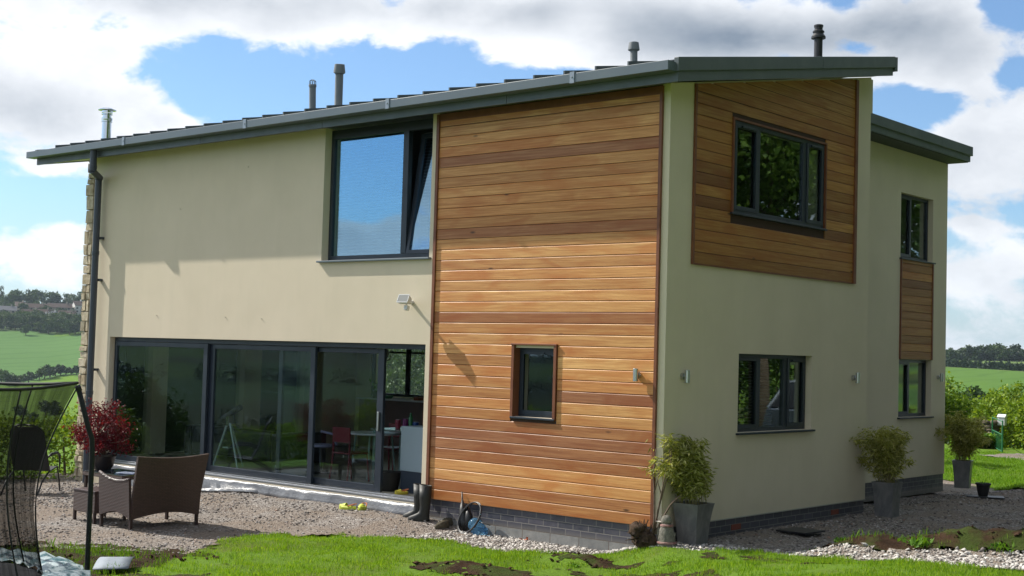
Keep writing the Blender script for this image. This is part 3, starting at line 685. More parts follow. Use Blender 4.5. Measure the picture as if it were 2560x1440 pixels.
# ---- sliding patio doors
DW = DOOR
fr = MB()
fr.box(DW[0]+.001, DW[0]+.07, .10, .30, -.03, DW[3]-.001); fr.box(DW[0]+.07, DW[1]-.02, .10, .30, DW[3]-.075, DW[3]-.001)
door = obj('sliding_door', fr, M_frame, house, bevel=.004)
obj('door_track', MB().box(DW[0]+.001, DW[1]-.001, .02, .34, -.10, -.062).box(DW[0]+.001, DW[1]-.001, .06, .09, -.062, -.03).box(DW[0]+.001, DW[1]-.001, .15, .17, -.062, -.04).box(DW[0]+.001, DW[1]-.001, .22, .24, -.062, -.04), mat('door_track_metal', (.35, .36, .38), .3, .9), door, bevel=.006)
obj('door_jamb', MB().box(DW[1]-.019, DW[1]-.001, .04, .27, -.06, DW[3]-.001), M_frame, door)
for (a, b, d, lw_, rw_) in ((-11.90, -9.20, .075, .05, .105), (-9.24, -6.565, .135, .16, .105), (-7.5, -5.105, .20, .09, .13)):
    s = MB(); z0, z1 = -.03, DW[3]-.078
    s.box(a, a+lw_, d, d+.05, z0, z1); s.box(b-rw_, b, d, d+.05, z0, z1); s.box(a+lw_, b-rw_, d, d+.05, z1-.075, z1); s.box(a+lw_, b-rw_, d, d+.05, z0, z0+.095)
    obj('door_leaf', s, M_frame, door, bevel=.004)
    obj('pane', MB().box(a+lw_+.001, b-rw_-.001, d+.02, d+.026, z0+.096, z1-.076), M_glass, door)
obj('handle', MB().box(-5.19, -5.155, .165, .199, .86, 1.14), M_steel, door, bevel=.006)
# wrinkled membrane lapping out under the doors
n = 150; V = []; F = []; xs = np.linspace(-12.0, -4.10, n)
zg = gz(xs, np.full(n, -.12))
for i, x in enumerate(xs):
    wv = .012*math.sin(x*3.1)+.006*math.sin(x*13+1)+.005*random.uniform(-1, 1)
    zz = float(zg[i]); lift = .05 if -9.6 < x < -7.6 else 0.
    prof = [(.03, -.105), (-.02, -.108), (-.035+wv*.5, -.12), (-.045+wv, -.16+lift*.3), (-.055+wv*1.3, min(-.2, zz+.03)+lift*.6), (-.075+wv*1.6-lift, zz-.01+lift*.6)]
    V += [(x, p, q+random.uniform(-.004, .004)) for p, q in prof]
for i in range(n-1):
    for j in range(5): a = i*6+j; F.append((a, a+1, a+7, a+6))
o = npmesh('damp_membrane', V, F, mat('grey_membrane', (.17, .175, .19), .33, 0, .7, fn=lambda t, b: bump(t, b, t.noise(t.P, 18, 4, .6), .5, .02)), None, True)
o.data.set_sharp_from_angle(angle=R(55)); md = o.modifiers.new('thick', 'SOLIDIFY'); md.thickness = .006
tag(o, 'silver grey damp membrane flapping out under the sliding doors', 'membrane')

# ---- main roof
OX = .35; YF = -.38; XL = -14.08; SL = .1862
def rz(y, z0): return z0+SL*(y-YF)
def slab(x0, x1, y0, y1, zb, zt):     # sloping slab, zb/zt at y=YF
    return [(x0, y0, rz(y0, zb)), (x1, y0, rz(y0, zb)), (x1, y1, rz(y1, zb)), (x0, y1, rz(y1, zb)), (x0, y0, rz(y0, zt)), (x1, y0, rz(y0, zt)), (x1, y1, rz(y1, zt)), (x0, y1, rz(y1, zt))]
zb0 = 5.347; zt0 = 5.625
roof = obj('roof', MB().hexa(slab(XL+.06, OX-.05, YF+.03, D, 5.44, 5.60)), M_zinc, house)
for a, b in ((XL, -9.0), (-9.0, -6.0), (-6.0, -2.35), (-2.35, OX)):
    obj('fascia', MB().hexa([(a+.004, YF-.0, 5.345), (b-.004 if b < 0 else b, YF, 5.345), (b-.004 if b < 0 else b, YF+.028, 5.345), (a+.004, YF+.028, 5.345), (a+.004, YF, 5.52), (b-.004 if b < 0 else b, YF, 5.52), (b-.004 if b < 0 else b, YF+.028, 5.52), (a+.004, YF+.028, 5.52)]), M_zinc, roof)
for q in (OX-.028, XL): obj('bargeboard', MB().hexa(slab(q, q+.028, YF+.029, D, zb0, zb0+.12)), M_zinc, roof)
for a, b in ((YF-.03, 3.155), (3.16, D+.02)):
    for q in (OX-.04, XL-.03): obj('verge_capping', MB().hexa(slab(q, q+.07, a, b, zb0+.1205, zt0+.012)), M_zinc, roof, bevel=.006)
def sof(a, b, m):
    return obj('soffit', MB().hexa([(a, YF+.0285, 5.375), (b, YF+.0285, 5.375), (b, -.002, 5.425), (a, -.002, 5.425), (a, YF+.0285, 5.395), (b, YF+.0285, 5.395), (b, -.002, 5.438), (a, -.002, 5.438)]), m, roof)
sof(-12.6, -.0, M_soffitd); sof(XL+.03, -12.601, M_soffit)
mb = MB().hexa([(.002, YF+.0285, rz(YF+.03, 5.375)), (OX-.029, YF+.0285, rz(YF+.03, 5.375)), (OX-.029, D-.01, rz(D, 5.365)), (.002, D-.01, rz(D, 5.365)), (.002, YF+.0285, rz(YF+.03, 5.39)), (OX-.029, YF+.0285, rz(YF+.03, 5.39)), (OX-.029, D-.01, rz(D, 5.38)), (.002, D-.01, rz(D, 5.38))]); obj('soffit', mb, M_soffit, roof)
mb = MB().hexa([(XL+.03, 0, 5.44), (-12.66, 0, 5.44), (-12.66, D-.01, rz(D, 5.365)), (XL+.03, D-.01, rz(D, 5.365)), (XL+.03, 0, 5.455), (-12.66, 0, 5.455), (-12.66, D-.01, rz(D, 5.38)), (XL+.03, D-.01, rz(D, 5.38))]); obj('soffit', mb, M_soffit, roof)
obj('ridge_capping', MB().hexa(slab(XL-.03, OX+.03, D+.021, D+.10, zb0+.06, zt0+.0)), M_zinc, roof)
x = -.37
while x > XL+.2: obj('standing_seam', MB().hexa(slab(x-.012, x+.012, YF-.02, D, 5.601, 5.672)), M_zinc, roof); x -= .5015
obj('eaves_tray', MB().hexa(slab(XL, OX-.045, YF-.03, YF+.3, 5.601, 5.612)), M_zinc, roof)
# gutter (box profile, open above)
gx0, gx1 = -14.15, .33; gy0, gy1 = -.56, -.385; gt, gb = 5.575, 5.458
mb = MB(); mb.box(gx0, gx1, gy0, gy0+.012, gb, gt); mb.box(gx0, gx1, gy0+.012, gy1, gb, gb+.012); mb.box(gx0, gx1, gy1-.008, gy1-.0005, gb+.012, gt-.01); mb.box(gx0, gx0+.01, gy0+.012, gy1-.008, gb+.012, gt); mb.box(gx1-.01, gx1, gy0+.012, gy1-.008, gb+.012, gt)
gut = obj('gutter', mb, M_gutter, house, bevel=.004)
for x in (-1.11, -4.42, -7.62, -10.95):
    b_ = MB().box(x-.035, x+.035, gy0-.008, gy0-.0005, gb-.008, gt+.012).box(x-.035, x+.035, gy0-.008, gy1, gt+.0125, gt+.02); b_.lathe((x, gy0-.008, gt-.05), [(.001, 0), (.014, 0), (.010, .008), (.001, .009)], 8, (0, -1, 0)); obj('gutter_bracket', b_, M_steel if False else mat('bracket_metal', (.30, .33, .36), .35, .5), gut)
# downpipe with swan neck
pp = [(-12.02, -.46, 5.46), (-12.02, -.46, 5.10), (-12.02, -.46, 5.07), (-12.33, -.15, 4.97), (-12.345, -.135, 4.93), (-12.345, -.135, 2.4), (-12.345, -.135, -.60)]
dpipe = obj('downpipe', MB().tube([pp[0], (-12.02, -.46, 5.09)], .062, 14).tube([(-12.035, -.475, 5.10), (-12.33, -.12, 5.02)], .060, 14).tube([(-12.345, -.135, 5.06), (-12.345, -.135, -.62)], .060, 14), M_pipe, house, smooth=40)
for z in (5.16, 4.98, 3.62, 1.1): obj('pipe_collar', MB().lathe((-12.02, -.46, 5.12) if z == 5.16 else (-12.345, -.135, z), [(.061, 0), (.068, .003), (.068, .07), (.061, .073)], 14), M_pipe, dpipe, smooth=40)
for z in (3.93, 3.17, 1.55, .2):
    obj('pipe_bracket', MB().box(-12.37, -12.29, -.078, -.001, z-.022, z+.022), M_pipe, dpipe)
# flues and vents through the roof
def onroof(y): return rz(y, 5.60)
fl = obj('flue', MB().lathe((-12.93, .35, 5.70), [(.085, 0), (.085, .46), (.098, .465), (.098, .50), (.10, .51), (.10, .545), (.078, .55), (.078, .60), (.10, .605), (.10, .625)], 20), M_chrome, roof, smooth=35)
obj('flue_cowl', MB().lathe((-12.93, .35, 6.34), [(.10, 0), (.10, .035), (.165, .045), (.165, .056), (.09, .085), (.02, .10)], 20), M_chrome, fl, smooth=35)
def leanpipe(name, base, top, r, cap, m=M_vent):
    a, b = Vector(base), Vector(top); d = (b-a).normalized(); h = (b-a).length
    o = obj(name, MB().lathe(a, [(r*1.16, -.1), (r*1.16, .10), (r, .12), (r, h)], 16, d), m, roof, smooth=35)
    return o, d
lp, d = leanpipe('vent_pipe', (-9.0, 2.0, 6.02), (-8.95, 1.93, 6.70), .060, 0)
mb = MB(); c = Vector((-8.95, 1.93, 6.69)); mb.lathe(c, [(.062, -.03), (.070, -.02), (.070, .02), (.060, .025)], 14, d)
for j in range(10):
    a = 2*math.pi*j/10; mb.tube([c+Vector((.06*math.cos(a), .06*math.sin(a), .02)), c+Vector((.058*math.cos(a), .058*math.sin(a), .08)), c+Vector((.02*math.cos(a), .02*math.sin(a), .105))], .006, 4)
obj('cage_cowl', mb, M_vent, lp, smooth=35)
lp, d = leanpipe('vent_pipe', (-8.33, 2.0, 6.02), (-8.22, 1.90, 6.90), .070, 0)
obj('pipe_cap', MB().lathe((-8.22, 1.90, 6.86), [(.07, -.05), (.102, -.03), (.102, 0.), (.085, .12), (.06, .125)], 16, d), M_vent, lp, smooth=35)
lp, d = leanpipe('vent_pipe', (-2.37, 2.5, 6.1), (-2.385, 2.5, 6.66), .055, 0)
obj('pipe_cap', MB().lathe((-2.385, 2.5, 6.62), [(.055, -.03), (.088, -.01), (.088, .005), (.074, .10), (.05, .11)], 16, d), M_vent, lp, smooth=35)
mk = mat('black_flue', (.022, .022, .025), .42)
lp = obj('flue', MB().lathe((-.152, 4.0, 6.38), [(.062, 0), (.062, .40), (.105, .402), (.105, .43), (.075, .47), (.075, .49), (.085, .492), (.085, .51), (.06, .53), (.06, .57), (.068, .572), (.068, .60), (.055, .605)], 18), mk, roof, smooth=30)

# ---- lower wing's roof
XR = -.83
r2 = obj('wing_roof', MB().box(XL, XR-.04, D+.11, E2+.06, 5.98, 6.20), M_zinc, house)
obj('fascia', MB().box(XR-.03, XR, D+.11, E2+.03, 5.935, 6.05).box(XL, XR-.031, E2+.0, E2+.03, 5.935, 6.05), M_zinc, r2)
obj('verge_capping', MB().box(XR-.06, XR+.035, D+.11, E2+.07, 6.0505, 6.225).box(XL, XR-.061, E2+.0305, E2+.07, 6.0505, 6.225), M_zinc, r2, bevel=.006)
obj('soffit', MB().box(R2-.01, XR-.031, D+.11, E2-.001, 5.921, 5.945), M_soffitd, r2)
obj('soffit', MB().box(XL, R2-.011, D+.11, E2-.001, 5.921, 5.94), M_soffit, r2)

# ---- interior of the living room
mb = MB().quad((-12.40, .30, -.055), (-1.6, .30, -.055), (-1.6, 11.0, -.055), (-12.40, 11.0, -.055)); obj('room_floor', mb, M_infloor, house)
mb = MB().quad((-12.40, 11.0, 2.43), (-1.6, 11.0, 2.43), (-1.6, .30, 2.43), (-12.40, .30, 2.43)); obj('room_ceiling', mb, M_ceil, house)
# back wall with the kitchen window that shows the hillside
mb = MB()
bwx = [(-12.4, -12.0), (-10.06, -3.2)]
mb.box(-12.40, -11.95, 6.4, 6.6, -.05, 2.42); mb.box(-10.05, -3.0, 6.4, 6.6, -.05, 2.42); mb.box(-11.949, -10.051, 6.4, 6.6, -.05, 1.06)
mb.box(-3.2, -3.0, .30, 6.4, -.05, 2.42)
obj('room_wall', mb, M_inwall, house)
f = MB(); bars(f, -11.948, -10.052, 1.07, 2.40, 6.44, 6.50, .06); f.box(-10.93, -10.83, 6.442, 6.498, 1.13, 2.34); f.box(-11.88, -10.94, 6.445, 6.495, 1.98, 2.02); f.box(-10.82, -10.12, 6.445, 6.495, 1.98, 2.02)
bwf = obj('window', f, M_frame, house); obj('pane', MB().box(-11.88, -10.12, 6.51, 6.516, 1.13, 2.34), glass('thin_glass', (.93, .96, .93), .03), bwf)
mpk = mat('pinkish_panel', (.22, .15, .13), .7)
obj('worktop_panel', MB().box(-11.9, -9.6, 6.05, 6.12, -.05, 1.0), mpk, house); obj('worktop_shelf', MB().box(-11.9, -9.6, 5.98, 6.39, 1.001, 1.03), M_white, house)
# first floor slab, closing the ground storey from the roof void
obj('floor_slab', MB().box(-12.39, -.29, .285, D-.29, 2.46, 2.60), M_indark, house)
mb = MB().quad((-12.39, D+.02, -.06), (-12.39, 11.2, -.06), (-12.39, 11.2, 5.9), (-12.39, D+.02, 5.9)); 
obj('gable_pane', MB().box(-12.56, -12.554, .3, 11.2, -.02, 2.45), glass('thin_glass', (.93, .96, .93), .03), house)

# ------------------------------------------------------------------ ground surfaces
LAWN = [(-2.2,-6.4),(-2.51,-5.72),(-3.03,-5.02),(-3.69,-4.18),(-4.26,-3.36),(-4.31,-2.96),(-4.29,-2.33),(-3.89,-1.87),(-3.18,-1.27),(-2.77,-.95),(-2.02,-1.16),(-1.31,-1.08),(-1.07,-.61),(-.35,-.36),(.51,-.30),(.90,.34),(1.15,.37),(1.83,.07),(3.0,-.36),(4.03,-.79),(4.64,-.76),(7,-1.2),(13,-2),(13,-19),(-3,-19),(-1,-9)]
SOILR = [(1.55,.66),(2.32,.36),(2.66,.35),(3.32,.41),(3.73,.48),(4.16,.57),(7,1.2),(7,2.9),(4.3,1.75),(3.3,1.3),(2.4,.98),(1.7,.86)]
PATH = [(.62,.25),(1.0,.62),(1.6,.68),(2.32,.36),(2.66,.35),(3.32,.41),(3.73,.48),(4.16,.57),(7,1.2),(13,2.5),(13,-2),(7,-1.2),(4.64,-.76),(4.03,-.79),(3,-.36),(1.83,.07),(1.15,.37),(.9,.34)]
BACK = [(-2.23,13.9),(-1.83,13.87),(-1.15,13.2),(.17,11.54),(1.5,10.6),(6,10),(13,11),(13,29),(-20,31),(-20,13.5),(-6,13.2)]
FARPATH = [(-4.9,22.6),(-3.6,21.6),(0,19),(5,17),(5,18.2),(0,20.6),(-3.2,23.0),(-4.6,24.6)]
GRAV = [(-14.2,.6),(-14.3,-3.0),(-9.5,-7.6),(-5.4,-5.35),(-4.9,-5.0),(-4.0,-4.5),(-3.69,-4.18),(-4.26,-3.36),(-4.31,-2.96),(-4.29,-2.33),(-3.89,-1.87),(-3.18,-1.27),(-2.77,-.95),(-2.02,-1.16),(-1.31,-1.08),(-1.07,-.61),(-.35,-.36),(.51,-.30),(.90,.34),(1.0,.62),(1.7,.8),(2.4,.95),(3.3,1.3),(4.3,1.75),(7,2.9),(13,5),(13,11),(6,10),(1.5,10.6),(.17,11.54),(-1.15,13.2),(-1.83,13.87),(-2.23,13.9),(-6,13.2),(-6,.6)]
def inside(poly, x, y):
    x = np.asarray(x); y = np.asarray(y); r = np.zeros(x.shape, bool); n = len(poly)
    for i in range(n):
        x1, y1 = poly[i]; x2, y2 = poly[(i+1) % n]
        if y1 == y2: continue
        c = ((y1 > y) != (y2 > y)) & (x < (x2-x1)*(y-y1)/(y2-y1)+x1); r ^= c
    return r
def wob(x, y, s=.12): return x+(vnoise(x, y, .35, 3)-.5)*2*s+(vnoise(x, y, .11, 9)-.5)*s, y+(vnoise(x, y, .35, 5)-.5)*2*s+(vnoise(x, y, .11, 8)-.5)*s
BUMPS = [(-.62, -2.75, .55, .30, .07), (-.47, -1.12, .38, .22, .07), (-.2, -1.05, .2, .15, .04), (2.3, .62, .3, .15, .04), (3.4, .8, .4, .25, .05), (4.3, 1.0, .4, .3, .05), (-4.6, -5.3, .6, .3, .03)]
def detail_z(x, y, kind):
    z = gz(x, y)
    if kind in ('soil', 'lawn', 'soilr'):
        z = z+(vnoise(x, y, .5, 11)-.5)*.05+(vnoise(x, y, .13, 12)-.5)*.03*(1.6 if kind != 'lawn' else .6)
        for bx, by, sx, sy, h in BUMPS: z = z+h*np.exp(-((x-bx)/sx)**2-((y-by)/sy)**2)*(.7+.9*vnoise(x, y, .07, 2))
    else: z = z+(vnoise(x, y, .6, 21)-.5)*.035+(vnoise(x, y, .16, 22)-.5)*.014
    return z
def grid_surface(name, x0, x1, y0, y1, st, test, m, kind, dz=0.):
    nx = int((x1-x0)/st)+1; ny = int((y1-y0)/st)+1
    X, Y = np.meshgrid(np.linspace(x0, x1, nx), np.linspace(y0, y1, ny)); cx = (X[:-1, :-1]+X[1:, 1:])/2; cy = (Y[:-1, :-1]+Y[1:, 1:])/2
    k = test(*wob(cx, cy)); ii, jj = np.nonzero(k)
    Zz = detail_z(X, Y, kind)+dz
    # keep the ground below the floor inside the house
    ins = (X > -12.5) & (X < -.15) & (Y > .15) & ((Y < D-.2) | (X < R2-.15)) & (Y < E2-.15)
    Zz = np.where(ins, -.9, Zz)
    idx = ii*nx+jj; F = np.stack([idx, idx+1, idx+nx+1, idx+nx], 1)
    u, inv = np.unique(F.ravel(), return_inverse=True); V = np.stack([X.ravel(), Y.ravel(), Zz.ravel()], 1)[u]
    return npmesh(name, V, inv.reshape(F.shape), m, smooth=True)
E_ = lambda *p: (lambda x, y: np.any([inside(q, x, y) for q in p], axis=0))
struct(grid_surface('gravel_patio', -15, 8, -8, 14.5, .085, lambda x, y: inside(GRAV, x, y), M_gravel, 'gravel'))
struct(grid_surface('lawn', -5, 13, -19, 3.4, .085, lambda x, y: inside(LAWN, x, y), M_turf, 'lawn', .004))
struct(grid_surface('gravel_path', .3, 13, -2.4, 3, .085, lambda x, y: inside(PATH, x, y), M_gravel, 'gravel', .008))
struct(grid_surface('soil_bed', 1, 7.5, 0, 3.4, .06, lambda x, y: inside(SOILR, x, y), M_soil, 'soilr', .012))
struct(grid_surface('back_lawn', -20, 13, 11, 31, .25, lambda x, y: inside(BACK, x, y), M_turf, 'lawn', .012))
struct(grid_surface('back_path', -6, 5.5, 16, 26, .12, lambda x, y: inside(FARPATH, x, y), M_gravel, 'gravel', .03))
struct(grid_surface('ground', -46, 42, -46, 48, .5, lambda x, y: ~((x > -4.5) & (x < 12) & (y > -18) & (y < 2.)) | True, M_turf, 'plain', -.09))
struct(grid_surface('bare_soil', -13, .5, -13, -2.0, .07, lambda x, y: ~inside(LAWN, x, y) & ~(inside(GRAV, x-.2, y-.1) & inside(GRAV, x+.15, y-.35)), M_soil, 'soil', -.006))

# ---- loose stones
def stones(name, n, area, test, smin, smax, m, kind, dz=0.):
    x = rng.uniform(area[0], area[1], n); y = rng.uniform(area[2], area[3], n)
    k = test(x, y); x, y = x[k], y[k]; n = len(x); s = smin+(smax-smin)*rng.random(n)**2.2
    base = np.array([(1, 0, 0), (0, 1, 0), (-1, 0, 0), (0, -1, 0), (0, 0, 1), (0, 0, -1), (.62, .62, .45), (-.6, .55, .4)], float)
    faces = np.array([(0, 6, 4), (6, 1, 4), (1, 7, 4), (7, 2, 4), (2, 3, 4), (3, 0, 4), (0, 1, 6), (1, 2, 7), (0, 3, 5), (3, 2, 5)])
    P = base[None]*(1+rng.uniform(-.35, .35, (n, 8, 3)))*s[:, None, None]*np.stack([rng.uniform(.8, 1.4, n), rng.uniform(.6, 1.1, n), rng.uniform(.4, .8, n)], 1)[:, None, :]
    a = rng.uniform(0, 6.28, n); c, q = np.cos(a)[:, None], np.sin(a)[:, None]
    tl = rng.uniform(-.5, .5, n)[:, None]
    X = P[..., 0]*c-P[..., 1]*q; Y = P[..., 0]*q+P[..., 1]*c; Zs = P[..., 2]+tl*P[..., 0]
    zz = detail_z(x, y, kind)+dz
    V = np.stack([X+x[:, None], Y+y[:, None], Zs+zz[:, None]+s[:, None]*.25], 2).reshape(-1, 3)
    F = (faces[None]+(np.arange(n)*8)[:, None, None]).reshape(-1, 3)
    return npmesh(name, V, F, m)
def vis(x, y, pad=1.6):   # where a standing visitor a step to either side would look
    dx_, dy_ = x-CAMP.x, y-CAMP.y; r = dx_*rt.x+dy_*rt.y; f_ = dx_*fw.x+dy_*fw.y
    return (np.abs(r) < .385*f_+pad) & (f_ > 9.5)
def outh(x, y): return ~((x > -12.9) & (x < -.02) & (y > -.0) & (y < D)) & ~((x < R2) & (x > -13) & (y > 4) & (y < E2))
g_test = lambda x, y: inside(GRAV, *wob(x, y)) & vis(x, y) & outh(x, y)
patch = lambda x, y: vnoise(x, y, 1.3, 31)*.7+vnoise(x, y, .4, 32)*.3
stuff(stones('loose_gravel', 125000, (-14.5, 5, -6, 12), lambda x, y: g_test(x, y) & ((patch(x, y) > .46) | (rng.random(len(x)) < .32)), .006, .024, M_chip, 'gravel'), 'grey and pink stone chippings spread over the patio', 'gravel')
stuff(stones('path_gravel', 26000, (.2, 9, -2, 3), lambda x, y: inside(PATH, *wob(x, y)) & vis(x, y), .010, .034, M_chipw, 'gravel', .008), 'pale stone chippings along the path beyond the front lawn', 'gravel')
stuff(stones('kerb_gravel', 9000, (-3.6, 1.4, -1.6, .4), lambda x, y: inside(GRAV, *wob(x, y)) & outh(x, y) & (x > -3.2), .010, .032, M_chipw, 'gravel'), 'coarse pale chippings banked against the concrete footing', 'gravel')
stuff(stones('soil_clods', 16000, (-13, 8, -9, 6), lambda x, y: (inside(SOILR, x, y) | ((x < -3.2) & (y < -4) & ~inside(GRAV, x, y)) | (((x+.62)/.8)**2+((y+2.75)/.42)**2 < 1) | (((x+.42)/.62)**2+((y+1.12)/.28)**2 < 1)) & vis(x, y), .010, .038, mat('soil_clod', rough=1, spec=.1, fn=vary((.032, .018, .011), (.085, .05, .03), 7, .8, .02)), 'soil', .015), 'crumbly brown soil clods', 'soil')

# ---- grass
def bare(x, y):
    b = np.zeros_like(x)
    for cx, cy, sx, sy, a in ((-.62, -2.75, .85, .42, 1.3), (-.42, -1.12, .6, .26, 1.1), (1.2, -.35, 1.0, .25, .5), (.3, -1.0, .5, .25, .5), (-2.2, -5.6, 1.0, .5, .9), (-3.9, -4.3, .6, .6, .8), (-2.6, -4.5, .5, .2, .5), (2.2, -.9, 1.1, .35, .45), (1.0, -1.9, 1.5, .45, .6), (3.2, .3, .6, .2, .3)):
        b = b+a*np.exp(-((x-cx)/sx)**2-((y-cy)/sy)**2)
    return b
def blades(name, n, area, test, h0, h1, m, kind, wdt=.0032, lean=.5):
    x = rng.uniform(area[0], area[1], n); y = rng.uniform(area[2], area[3], n); k = test(x, y); x, y = x[k], y[k]; n = len(x)
    h = (h0+(h1-h0)*rng.random(n))*(.55+.9*vnoise(x, y, .25, 41)); a = rng.uniform(0, 6.28, n); l = h*lean*rng.random(n); la = rng.uniform(0, 6.28, n)
    z = detail_z(x, y, kind); wx, wy = np.cos(a)*wdt, np.sin(a)*wdt; lx, ly = np.cos(la)*l, np.sin(la)*l
    V = np.stack([np.stack([x-wx, y-wy, z], 1), np.stack([x+wx, y+wy, z], 1), np.stack([x+wx*.7+lx*.35, y+wy*.7+ly*.35, z+h*.6], 1), np.stack([x+lx, y+ly, z+h], 1)], 1).reshape(-1, 3)
    i = np.arange(n)*4; F = np.stack([i, i+1, i+2, i+3], 1)
    return npmesh(name, V, F, m)
dens = lambda x, y: (-.12+1.05*vnoise(x, y, .6, 51)+.75*vnoise(x, y, .17, 52))-bare(x, y)*1.15
struct(grid_surface('soil_patch', -5, 6, -8, 2, .05, lambda x, y: inside(LAWN, x, y) & (bare(x, y)+(vnoise(x, y, .3, 71)-.5)*.9+(vnoise(x, y, .09, 72)-.5)*.5 > .62), M_soil, 'lawn', .012))
lt = lambda x, y: inside(LAWN, *wob(x, y)) & vis(x, y, 2.0) & (x*.65-y*.757 < 5.5) & (rng.random(len(x)) < dens(x, y))
stuff(blades('lawn_grass', 520000, (-5, 9, -8, 2.5), lt, .016, .052, M_grass, 'lawn'), 'bright green newly sown grass in the foreground', 'grass')
stuff(blades('sparse_grass', 330000, (-10, 7, -9, 3.2), lambda x, y: ((inside(SOILR, x, y)) | ((x < -2.6) & (y < -3.9) & ~inside(LAWN, x, y) & ~inside(GRAV, x, y))) & vis(x, y) & (rng.random(len(x)) < np.clip((vnoise(x, y, .35, 61)-.35)*1.8, 0, 1)*np.where(inside(SOILR, x, y), 1., .8)), .02, .085, M_weed, 'soil'), 'thin seedling grass on bare soil', 'grass')
stuff(blades('back_grass', 120000, (-9, 2, 12, 24), lambda x, y: inside(BACK, *wob(x, y)) & ~inside(FARPATH, x, y) & vis(x, y, .8) & (x*.65-y*.757 > -24), .03, .08, M_grass, 'lawn', .006), 'mown grass of the lawn behind the house', 'grass')

# ---- leafy weeds
def leafquads(P, Dv, Ln, Wd, up_=None, fold=.25):
    """P (n,3) bases, Dv (n,3) directions: diamond leaves folded along the midrib"""
    n = len(P); Dv = Dv/np.linalg.norm(Dv, axis=1, keepdims=True); r = rng.normal(size=(n, 3)) if up_ is None else up_
    S = np.cross(Dv, r); S /= np.linalg.norm(S, axis=1, keepdims=True)+1e-9; N = np.cross(S, Dv)
    Ln = np.broadcast_to(Ln, (n,))[:, None]; Wd = np.broadcast_to(Wd, (n,))[:, None]
    a = P; b = P+Dv*Ln*.45+S*Wd+N*Wd*fold; c = P+Dv*Ln; d = P+Dv*Ln*.45-S*Wd+N*Wd*fold
    V = np.stack([a, b, c, d], 1).reshape(-1, 3); i = np.arange(n)*4
    F = np.concatenate([np.stack([i, i+1, i+2], 1), np.stack([i, i+2, i+3], 1)]); return V, F
def rdir(n, zb=0.):
    v = rng.normal(size=(n, 3)); v[:, 2] += zb; return v/np.linalg.norm(v, axis=1, keepdims=True)
weeds = [((3.05, .50), .17, 'broad leafed bright green weed beside the pale gravel path'), ((1.72, .74), .10, 'small green weed at the left tip of the soil bed'), ((2.35, .78), .11, 'low weed near the back edge of the soil bed'), ((3.9, .62), .12, 'weed at the right of the soil bed above the gravel'), ((2.1, .56), .09, 'tuft of weed where the soil bed meets the path'), ((-.18, -1.45), .07, 'star shaped weed in the bare patch of the front lawn')]
for (x, y), r, lb in weeds:
    n = 90; dv = rdir(n, .8); P = np.tile([x, y, float(detail_z(np.array(x), np.array(y), 'soil'))+.01], (n, 1))+rng.normal(size=(n, 3))*[r*.5, r*.5, .01]
    V, F = leafquads(P, dv, rng.uniform(.4, 1, n)*r*.7, r*.12); o = npmesh('weed', V, F, M_weed); tag(o, lb, 'weed', 'weeds in the soil and lawn')

